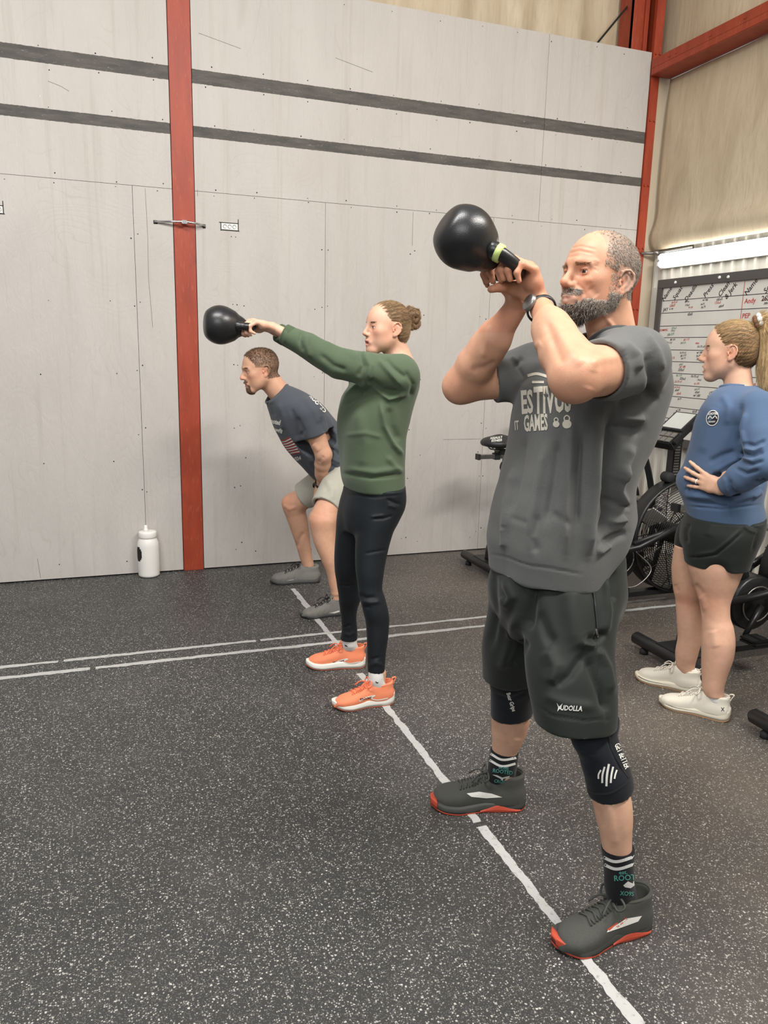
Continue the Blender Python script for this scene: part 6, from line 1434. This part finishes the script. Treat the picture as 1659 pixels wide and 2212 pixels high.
    F = [([(640, 900), (655, 930), (650, 945)], 5, -.006), ([(628, 880), (640, 920), (643, 950)], 5, -.005), ([(660, 860), (680, 890), (690, 915)], 6, .005), ([(692, 900), (705, 940), (728, 960)], 5, -.009), ([(700, 890), (722, 930), (735, 945)], 5, .007), ([(705, 965), (725, 975), (735, 985)], 4, -.007), ([(708, 985), (725, 995), (735, 1000)], 4, .006), ([(712, 1005), (728, 1012)], 4, -.006), ([(640, 985), (665, 1010), (690, 1040)], 6, -.005), ([(655, 965), (675, 1000)], 6, .005), ([(600, 870), (612, 900), (610, 930)], 6, .004), ([(585, 870), (592, 900)], 5, -.003), ([(672, 1000), (690, 1030)], 4, -.005)]
    tp, a, b = cloth_mesh('t_shirt', T, M_navy, root, .0055, F, extra=lambda V, N: V+N*(wob(V, 22, 3)*.002)[:, None]); D = Decal(a, b)
    cb = bmesh.new(); tube(cb, edge_ring(T, neck_i, a), .007, 8, cap=False); bm_obj('collar', cb, M_navy, tp, smooth=True)
    D.text('Rooted', 593, 911, 14, 12, .62, 0, .06, cut=0); D.text('CrossFit', 598, 929, 12, 15, .6, 0, .06, cut=0); D.text('2024', 641, 991, 11, -12, .85, .1, .05, cut=0); D.done('chest_lettering', M_print, tp, 'white lettering')
    for i in range(7): D.strip([(600+i*4.2, 951+i*5.2), (612+i*4.4, 951+i*4.6), (627+i*3.6, 944+i*5.6)], 2.6, n=4)
    D.done('flag_stripe', simple('flag_red', '9c3f3a', .8), tp, 'red flag stripe')
    for i in range(6): D.strip([(602+i*4.2, 954+i*5.2), (614+i*4.4, 954+i*4.6), (629+i*3.6, 947+i*5.6)], 2.2, n=4)
    D.done('flag_stripe', M_print, tp, 'white flag stripe')
    D.text('ROOTED', 686, 872, 10, 48, 1.2, 0, .05, cut=0); D.done('back_lettering', M_print, tp, 'white lettering on the back')
    # shorts
    Z = SDF(); Z.cone(P(755, 1000, 0), P(742, 1018, 0), .155, .15, .03)
    kL = P(703, 1096, .25); kR = P(655, 1072, -.235); hL = P(752, 1018, .09); hR = P(742, 1018, -.09)
    Z.cone(hL, kL+(kL-hL)*.2, .115, .083, .03); Z.cone(hR, kR+(kR-hR)*.2, .115, .083, .03); Z.plane(kL, nrm(kL-hL-w*.03), 's', .004, .15); Z.plane(kR, nrm(kR-hR), 's', .004, .15)
    Z.cone(kL-(kL-hL)*.1, kL+(kL-hL)*.5, .070, .075, .003, 's'); Z.cone(kR-(kR-hR)*.1, kR+(kR-hR)*.5, .070, .075, .003, 's')
    cloth_mesh('shorts', Z, M_stone, root, .006, [([(700, 1060), (722, 1050)], 4, -.004), ([(685, 1072), (715, 1086), (728, 1100)], 2, -.002), ([(705, 1035), (718, 1060), (716, 1080)], 6, .005), ([(650, 1040), (665, 1058)], 5, -.004)])
    # wrist straps
    for c_, e_ in ((wl_, elL), (wr_, elR)):
        a = nrm(c_-e_); e1 = nrm(np.cross(a, [0, 0, 1.])+1e-6); e2 = np.cross(a, e1); bm = bmesh.new(); tube(bm, [c_-a*.02+(e1*math.cos(t)*.032+e2*math.sin(t)*.032) for t in np.linspace(0, 2*math.pi, 26)], .009, 8, side=tuple(a), flat=.3); bm_obj('wrist_strap', bm, M_blackpl, root, smooth=True)
    for tp_, hp, ls in (((583, 1252), (691, 1250), -1), ((649, 1327), (750, 1318), 1)):
        up, a, b, G, d = make_shoe(root, tp_, hp, ls, ST3); D = Decal(a, b)
        if ls == -1: D.strip([(592, 1258), (612, 1257), (634, 1253)], 3)
        else: D.strip([(668, 1334), (690, 1332), (708, 1327), (733, 1320)], 3.4)
        D.done('sole_stripe', M_mid2, up, 'white sole stripe')
    return root
bent = build_bent()
# ------------------------------------------------------------------ coach
M_blue = fabric('denim_blue_fleece', '4a5d78', 420, .95, .10, .12, .5, .4)
def build_coach():
    fr = Frame(2.396, 2.55, 129); P = fr.P; u, v, w = fr.u, fr.v, fr.w
    root = empty('person', (2.396, 2.55, 0), 'woman in blue sweatshirt and black shorts with blonde ponytail, hand on hip by the whiteboard', 'person')
    shL = P(1634, 884, .155); shR = P(1590, 880, -.165); elL = P(1652, 1002, .27); wl_ = P(1560, 1056, .205); elR = P(1620, 990, -.30); wr_ = P(1560, 1040, -.2)
    S = SDF(); H = Head(P(1577, 762, .0), 134, -2, 0, .97, False, mouth=.007, nose=1.0, jaw=.9)
    S.cone(H.L(-.025, 0, -.03), P(1596, 845, 0), .050, .056, .03); H.sculpt(S)
    S.chain([P(1560, 1110, 0), P(1575, 1000, 0), P(1595, 900, 0)], [.11, .10, .11], .05); S.cone(shL, shR, .05, .05, .06)
    muscle_arm(S, shL, elL, wl_, (.05, .042, .038, .038, .025)); muscle_arm(S, shR, elR, wr_, (.05, .042, .038, .038, .025))
    fd = nrm(P(1508, 1034, .175)-wl_); ch = hand(S, wl_, fd, -v+u*.1, w, ((-2, 8, 8), (2, 12, 8), (4, 14, 10), (6, 10, 8)), .93, thumb=((.1, .8, .5), (-.2, .7, .7), (-.2, .6, .8)), spread=.36)
    LL = [(1180, 1484, 1618, .07), (1223, 1487, 1603, .085), (1254, 1496, 1592, .09), (1285, 1507, 1580, .095), (1306, 1513, 1575, .10), (1331, 1517, 1575.7, .10), (1353, 1518, 1582.6, .10), (1389, 1517, 1586, .105), (1418, 1517, 1582, .105), (1458, 1517, 1569, .108), (1488, 1518, 1561, .112), (1502, 1523, 1562, .112)]
    RR = [(1180, 1460, 1560, -.08), (1240, 1453, 1540, -.09), (1275, 1456, 1530, -.095), (1303, 1461, 1520, -.10), (1339, 1463, 1518, -.10), (1379, 1465, 1515, -.105), (1409, 1460, 1507, -.108), (1436, 1461, 1499, -.11), (1450, 1468, 1500, -.11)]
    loft_rows(S, fr, LL, k=.02); loft_rows(S, fr, RR, k=.012)
    foot(S, (1423, 1508), (1576, 1548), .12, .24, .026); foot(S, (1374, 1453), (1512, 1490), .12, .24, .026)
    V, Q = S.mesh(.004)
    V = folds(V, Q, [([(1500, 1262), (1510, 1272), (1520, 1287)], 6, -.0028), ([(1512, 1288), (1520, 1298), (1525, 1320)], 6, .002), ([(1507, 1297), (1513, 1310), (1519, 1330)], 4, -.002), ([(1458, 1262), (1464, 1280)], 5, -.002), ([(1540, 1360), (1548, 1400)], 10, .003)]); N = normals(V, Q)
    col = np.tile(np.array(srgb('d0a58c')), (len(V), 1)); kn = np.exp(-((V-P(1530, 1305, .17))**2).sum(1)/.06**2)+np.exp(-((V-P(1480, 1298, -.03))**2).sum(1)/.05**2); col *= 1-.6*kn[:, None]*(1-np.array([1.02, .8, .76]))
    H.tint(V, col, 0, (.58, .27, .23)); mesh_np('body', V, Q, M_skin, root, col); H.eyes(root, '4f4a3c', gaze=(0, -12))
    q = H.loc(V); x, y, z = q.T; near = (np.abs(q) < .15).all(1); sd = np.abs(y); rnd = np.random.RandomState(8)
    eb = near&(x > .06)&(z > .0255)&(z < .031)&(sd > .014)&(sd < .050); r, n = sample(V, Q, N, eb, 200, 9); strands('eyebrow', r, n, .2, tangent(n, np.sign(H.loc(r)[:, 1])[:, None]*H.A[1]), .008, .0005, np.tile(srgb('6b4c36'), (len(r), 1)), root, segs=2)
    bm = bmesh.new(); bx(bm, (-.001, -.011, -.004), (.003, .011, .0045)); R3 = Matrix([list(H.A[0]), list(H.A[1]), list(H.A[2])]).transposed()
    for vv in bm.verts: vv.co = Vector(H.L(.0935, 0, -.0615))+R3 @ (vv.co*H.k)
    bm_obj('teeth', bm, M_white, root)
    # ring and bracelet
    f3 = ch[2]; c_ = f3[0]+(f3[1]-f3[0])*.55; a = nrm(f3[1]-f3[0]); e1 = nrm(np.cross(a, [0, 0, 1])); e2 = np.cross(a, e1); bm = bmesh.new(); tube(bm, [c_+(e1*math.cos(t)+e2*math.sin(t))*.0092 for t in np.linspace(0, 2*math.pi, 22)], .0028, 8, side=tuple(a), flat=.5); bm_obj('ring', bm, M_white, root, smooth=True)
    # hair cap, ponytail
    C = SDF(); A = H.A; k = H.k; tail = np.array((-.102, 0, .085))
    C.ell(H.L(-.014, 0, .042), np.array((.102, .084, .092))*k, .02, B=A); C.ell(H.L(-.045, 0, -.012), np.array((.062, .074, .058))*k, .03, B=A); C.cone(H.L(-.07, 0, .06), H.L(*tail), .04, .022, .03)
    C.plane(H.L(.066, 0, .080), nrm((np.array([.84, 0, -.54])) @ A), 's', .012)
    for s in (-1, 1): C.ell(H.L(-.004, s*.085, -.002), np.array((.027, .03, .038))*k, .006, 's', B=A)
    C.cone(H.L(.040, 0, -.02), H.L(.04, 0, -.09), .075, .085, .02, 's')
    Vc, Qc = C.mesh(.0045); Nc = normals(Vc, Qc); qc = H.loc(Vc); th = np.arctan2(qc[:, 1], qc[:, 2]-.02); Vc = Vc+Nc*(np.sin(th*36+wob(qc, 30, 2)*2)*.0012)[:, None]
    cc = np.array(srgb('8a6b48'))*(1+.3*np.sin(th*23))[:, None]; cap = mesh_np('hair', Vc, Qc, M_hair, root, cc, label='blonde brown hair pulled back')
    r, n = sample(Vc, Qc, Nc, np.ones(len(Vc), bool), 8000, 4); ti = H.L(*tail); lq = H.loc(r); g = np.clip(rnd.rand(len(r), 1)*.9+(lq[:, 2:3]-.06)*6, 0, 1)
    strands('combed_hair', r-n*.0002, n, .005, tangent(n, ti-r)+rnd.normal(size=n.shape)*.04, np.clip(np.linalg.norm(ti-r, axis=1)*.9, .004, .026), .00045, np.array(srgb('5d4630'))*(1-g)+np.array(srgb('c4a87c'))*g, cap, segs=3, seed=6)
    pts = [P(1634, 702, 0), P(1648, 696, 0), P(1660, 716, 0), P(1663, 755, 0), P(1659, 800, .0), P(1662, 835, 0), P(1672, 868, 0)]; sp = spline(pts, 4)
    T = SDF(); rr = np.interp(np.linspace(0, 1, len(sp)), [0, .12, .3, .6, .85, 1], [.018, .026, .036, .040, .032, .010]); T.chain(sp, list(rr), .01)
    Vp, Qp = T.mesh(.005); Np = normals(Vp, Qp); az_ = np.arctan2((Vp-P(1660, 750, 0)) @ fr.v, (Vp-P(1660, 750, 0)) @ fr.u); Vp = Vp+Np*(np.sin(az_*16+Vp[:, 2]*25)*.002)[:, None]
    pt = mesh_np('ponytail', Vp, Qp, M_hair, root, np.array(srgb('a98a5c'))*(1+.25*np.sin(az_*12))[:, None], label='long blonde ponytail')
    r, n = sample(Vp, Qp, Np, np.ones(len(Vp), bool), 4200, 3); SPa = np.array(sp); ni = np.argmin(((r[:, None]-SPa[None])**2).sum(2), 1); tg = np.gradient(SPa, axis=0)[ni]; g = rnd.rand(len(r), 1)
    strands('ponytail_strands', r, n, .0, tangent(n, tg/np.linalg.norm(tg, axis=1)[:, None])+rnd.normal(size=n.shape)*.06, .045, .0006, np.array(srgb('8f7450'))*(1-g)+np.array(srgb('dcc497'))*g, pt, segs=3, seed=9)
    sc = P(1636, 699, 0); ta = nrm(pts[1]-pts[0]); e1 = nrm(np.cross(ta, fr.v)); e2 = np.cross(ta, e1)
    for off, mat, nm, ra in ((0, simple('brown_hair_tie', '6e4a35', .8), 'hair_tie', .024), (.016, M_white_cloth, 'scrunchie', .028)):
        bm = bmesh.new(); tube(bm, [sc+ta*off+(e1*math.cos(t)+e2*math.sin(t))*(ra+.003*math.sin(9*t)) for t in np.linspace(0, 2*math.pi, 46)], .010, 8); bm_obj(nm, bm, mat, root, smooth=True)
    # sweatshirt
    T = SDF(); rows = [(832, 1574, 1634, 0, .09), (843, 1552, 1655, 0, .135), (862, 1534, 1668, 0, .17), (885, 1519, 1672, 0, .185), (914, 1508, 1670, 0, .18), (953, 1498, 1664, 0, .175), (1006, 1484, 1652, 0, .172), (1040, 1468, 1648, 0, .175), (1058, 1470, 1645, 0, .178), (1085, 1480, 1642, 0, .175), (1105, 1487, 1646, 0, .175), (1124, 1493, 1649, 0, .175)]
    loft_rows(T, fr, rows, k=.03, p=2.3); fa = nrm(wl_-elL); cw = wl_-fa*.02; cr = wr_-nrm(wr_-elR)*.02
    T.chain([shL, shL+(elL-shL)*.5, elL, elL+(cw-elL)*.6, cw], [.075, .068, .062, .056, .040], .04); T.chain([shR, elR, cr], [.072, .056, .038], .04)
    T.ell(P(1592, 826, 0)+w*.03+u*.01, (.072, .070, .07), .006, 's'); neck_i = len(T.ops)-1; T.plane(P(1570, 1122, 0), -w, 's', .004); T.plane(cw+fa*.008, fa, 's', .003, .08); T.cone(cw-fa*.03, cw+fa*.05, .028, .031, .002, 's')
    F = [([(1600, 870), (1592, 920), (1600, 960)], 6, -.009), ([(1612, 890), (1602, 930), (1612, 965)], 5, .007), ([(1608, 958), (1630, 962), (1655, 950)], 3.5, -.008), ([(1600, 978), (1625, 985), (1650, 975)], 3.5, -.008), ([(1605, 968), (1630, 974), (1652, 963)], 3.5, .006), ([(1596, 995), (1622, 1004), (1650, 995)], 4, -.008), ([(1598, 987), (1625, 995)], 3.5, .006), ([(1590, 1012), (1612, 1024), (1640, 1016)], 4, -.007), ([(1575, 1035), (1582, 1060), (1600, 1070)], 4, -.006), ([(1565, 1030), (1570, 1055), (1582, 1074)], 4, .005),
         ([(1530, 1000), (1560, 985), (1590, 975)], 7, -.007), ([(1540, 1020), (1575, 1000), (1595, 990)], 6, .006), ([(1485, 1080), (1540, 1088), (1575, 1092)], 4, -.007), ([(1480, 1070), (1540, 1075), (1590, 1080), (1640, 1065)], 6, .007), ([(1478, 1056), (1490, 1062)], 5, -.005), ([(1575, 1082), (1576, 1100), (1577, 1122)], 2, -.002), ([(1488, 1094), (1560, 1100), (1645, 1090)], 2.2, -.004), ([(1545, 880), (1530, 930), (1515, 980)], 12, .005), ([(1560, 850), (1575, 880), (1570, 920)], 8, .004), ([(1630, 1040), (1645, 1045), (1652, 1035)], 4, -.008), ([(1625, 1075), (1645, 1060)], 5, .006)]
    tp, Va, Qa = cloth_mesh('sweatshirt', T, M_blue, root, .0048, F, extra=lambda V, N: V+N*(wob(V, 20, 6)*.0018)[:, None]); D = Decal(Va, Qa)
    D.poly([(1539.5+12.5*math.cos(a)+1.5*math.sin(a), 903-16*math.sin(a)) for a in np.linspace(0, 2*math.pi, 26)[:-1]]); D.done('chest_badge', simple('badge_black', '202226', .8), tp, 'round black and white badge')
    D.strip([(1539.5+12.5*math.cos(a)+1.5*math.sin(a), 903-16*math.sin(a)) for a in np.linspace(0, 2*math.pi, 22)], 1.6, .0022, 3); D.text('ROOTED', 1541, 894, 6.5, -4, .8, 0, .04, cut=0, lift=.0022); D.text('CROSSFIT', 1538, 911, 4.4, -4, .8, 0, .03, cut=0, lift=.0022); D.strip([(1530, 905), (1535, 899), (1539, 904), (1545, 898), (1549, 904)], 2.2, .0022, 2); D.done('badge_print', M_print, tp, 'white badge print')
    for i in range(1):
        bm = bmesh.new(); tube(bm, [cw-fa*.028, cw-fa*.015, cw+fa*.008, cw+fa*.012], [.040, .043, .040, .034], 30); bm_obj('cuff', bm, M_blue, tp, smooth=True)
    cb = bmesh.new(); c0 = P(1593, 838, 0)+u*.004; tube(cb, edge_ring(T, neck_i, Va), .0085, 8, cap=False); bm_obj('neck_rib', cb, M_blue, tp, smooth=True)
    # shorts
    Z = SDF(); loft_rows(Z, fr, [(1090, 1500, 1642, 0, .15), (1119, 1484, 1648, 0, .165), (1146, 1476, 1644, 0, .168), (1175, 1474, 1632, 0, .155), (1195, 1490, 1610, 0, .10)], k=.02, p=2.3)
    loft_rows(Z, fr, [(1120, 1490, 1646, .06), (1146, 1479, 1643, .07), (1188, 1479, 1627, .08), (1215, 1482, 1616, .085), (1240, 1486, 1612, .09)], k=.015, ratio=.92); loft_rows(Z, fr, [(1120, 1480, 1580, -.07), (1150, 1464, 1565, -.08), (1186, 1459, 1550, -.085), (1200, 1460, 1545, -.088)], k=.015, ratio=.92)
    Z.plane(P(1550, 1222, .09), nrm(-w+u*.03), 's', .003, .17); Z.plane(P(1500, 1186, -.085), -w, 's', .003, .125); loft_rows(Z, fr, [(1195, 1497, 1604, .085), (1250, 1497, 1604, .09)], mode='s', k=.003, ratio=.9)
    Z.cone(P(1549, 1238, -.05), P(1549, 1238, .30), .022, .022, .04, 's')
    cloth_mesh('shorts', Z, shorts_mat, root, .005, [([(1604, 1150), (1580, 1172), (1548, 1198), (1510, 1204), (1483, 1203)], 2.4, -.005), ([(1600, 1143), (1576, 1166), (1542, 1192), (1505, 1198)], 3, .003), ([(1612, 1125), (1622, 1135), (1640, 1142)], 3, -.004), ([(1605, 1135), (1618, 1146), (1636, 1152)], 3, .004), ([(1490, 1130), (1482, 1150), (1484, 1175)], 5, -.004), ([(1540, 1130), (1530, 1160)], 10, .003), ([(1636, 1150), (1625, 1190)], 3, -.003)])
    for rows_, top in (([(1488, 1519, 1562, .113), (1500, 1522, 1564, .115, .028), (1515, 1530, 1566, .115, .026)], (1543, 1498, .113)), ([(1428, 1461, 1501, -.11), (1440, 1463, 1503, -.11, .028), (1455, 1470, 1506, -.11, .026)], (1482, 1437, -.11))):
        K = SDF(); loft_rows(K, fr, rows_, grow=.0025); K.plane(P(*top), nrm(w-u*.25), 's', .003); cloth_mesh('sock', K, M_white_cloth, root, .004)
    for tp_, hp, ls in (((1423, 1508), (1576, 1548), 1), ((1374, 1453), (1512, 1490), -1)):
        up, a, b, G, d = make_shoe(root, tp_, hp, ls, ST4)
        if ls == 1: D = Decal(a, b); D.strip([(1558, 1528), (1564, 1536)], 1.3, n=2); D.strip([(1564, 1528), (1558, 1536)], 1.3, n=2); D.done('heel_mark', M_blackpl, up, 'small black cross mark')
    return root
coach = build_coach()

# white lettering on the saddle of the bike left of the bearded man
for sd_ in [c for c in bike.children if c.name.startswith('saddle')][:1]:
    Vs = np.array([tuple(p.co) for p in sd_.data.vertices])+np.array(world_loc(sd_)); Qs = np.array([tuple(p.vertices) for p in sd_.data.polygons])
    Dk = Decal(Vs, Qs); Dk.text('ASSAULT', 1072, 946, 6.5, -6, 1, .1, .03, cut=0); Dk.text('FITNESS', 1073, 952, 6.5, -6, 1, .1, .03, cut=0)
    if len(Dk.bm.faces): Dk.done('saddle_lettering', M_print, sd_, 'small white lettering')
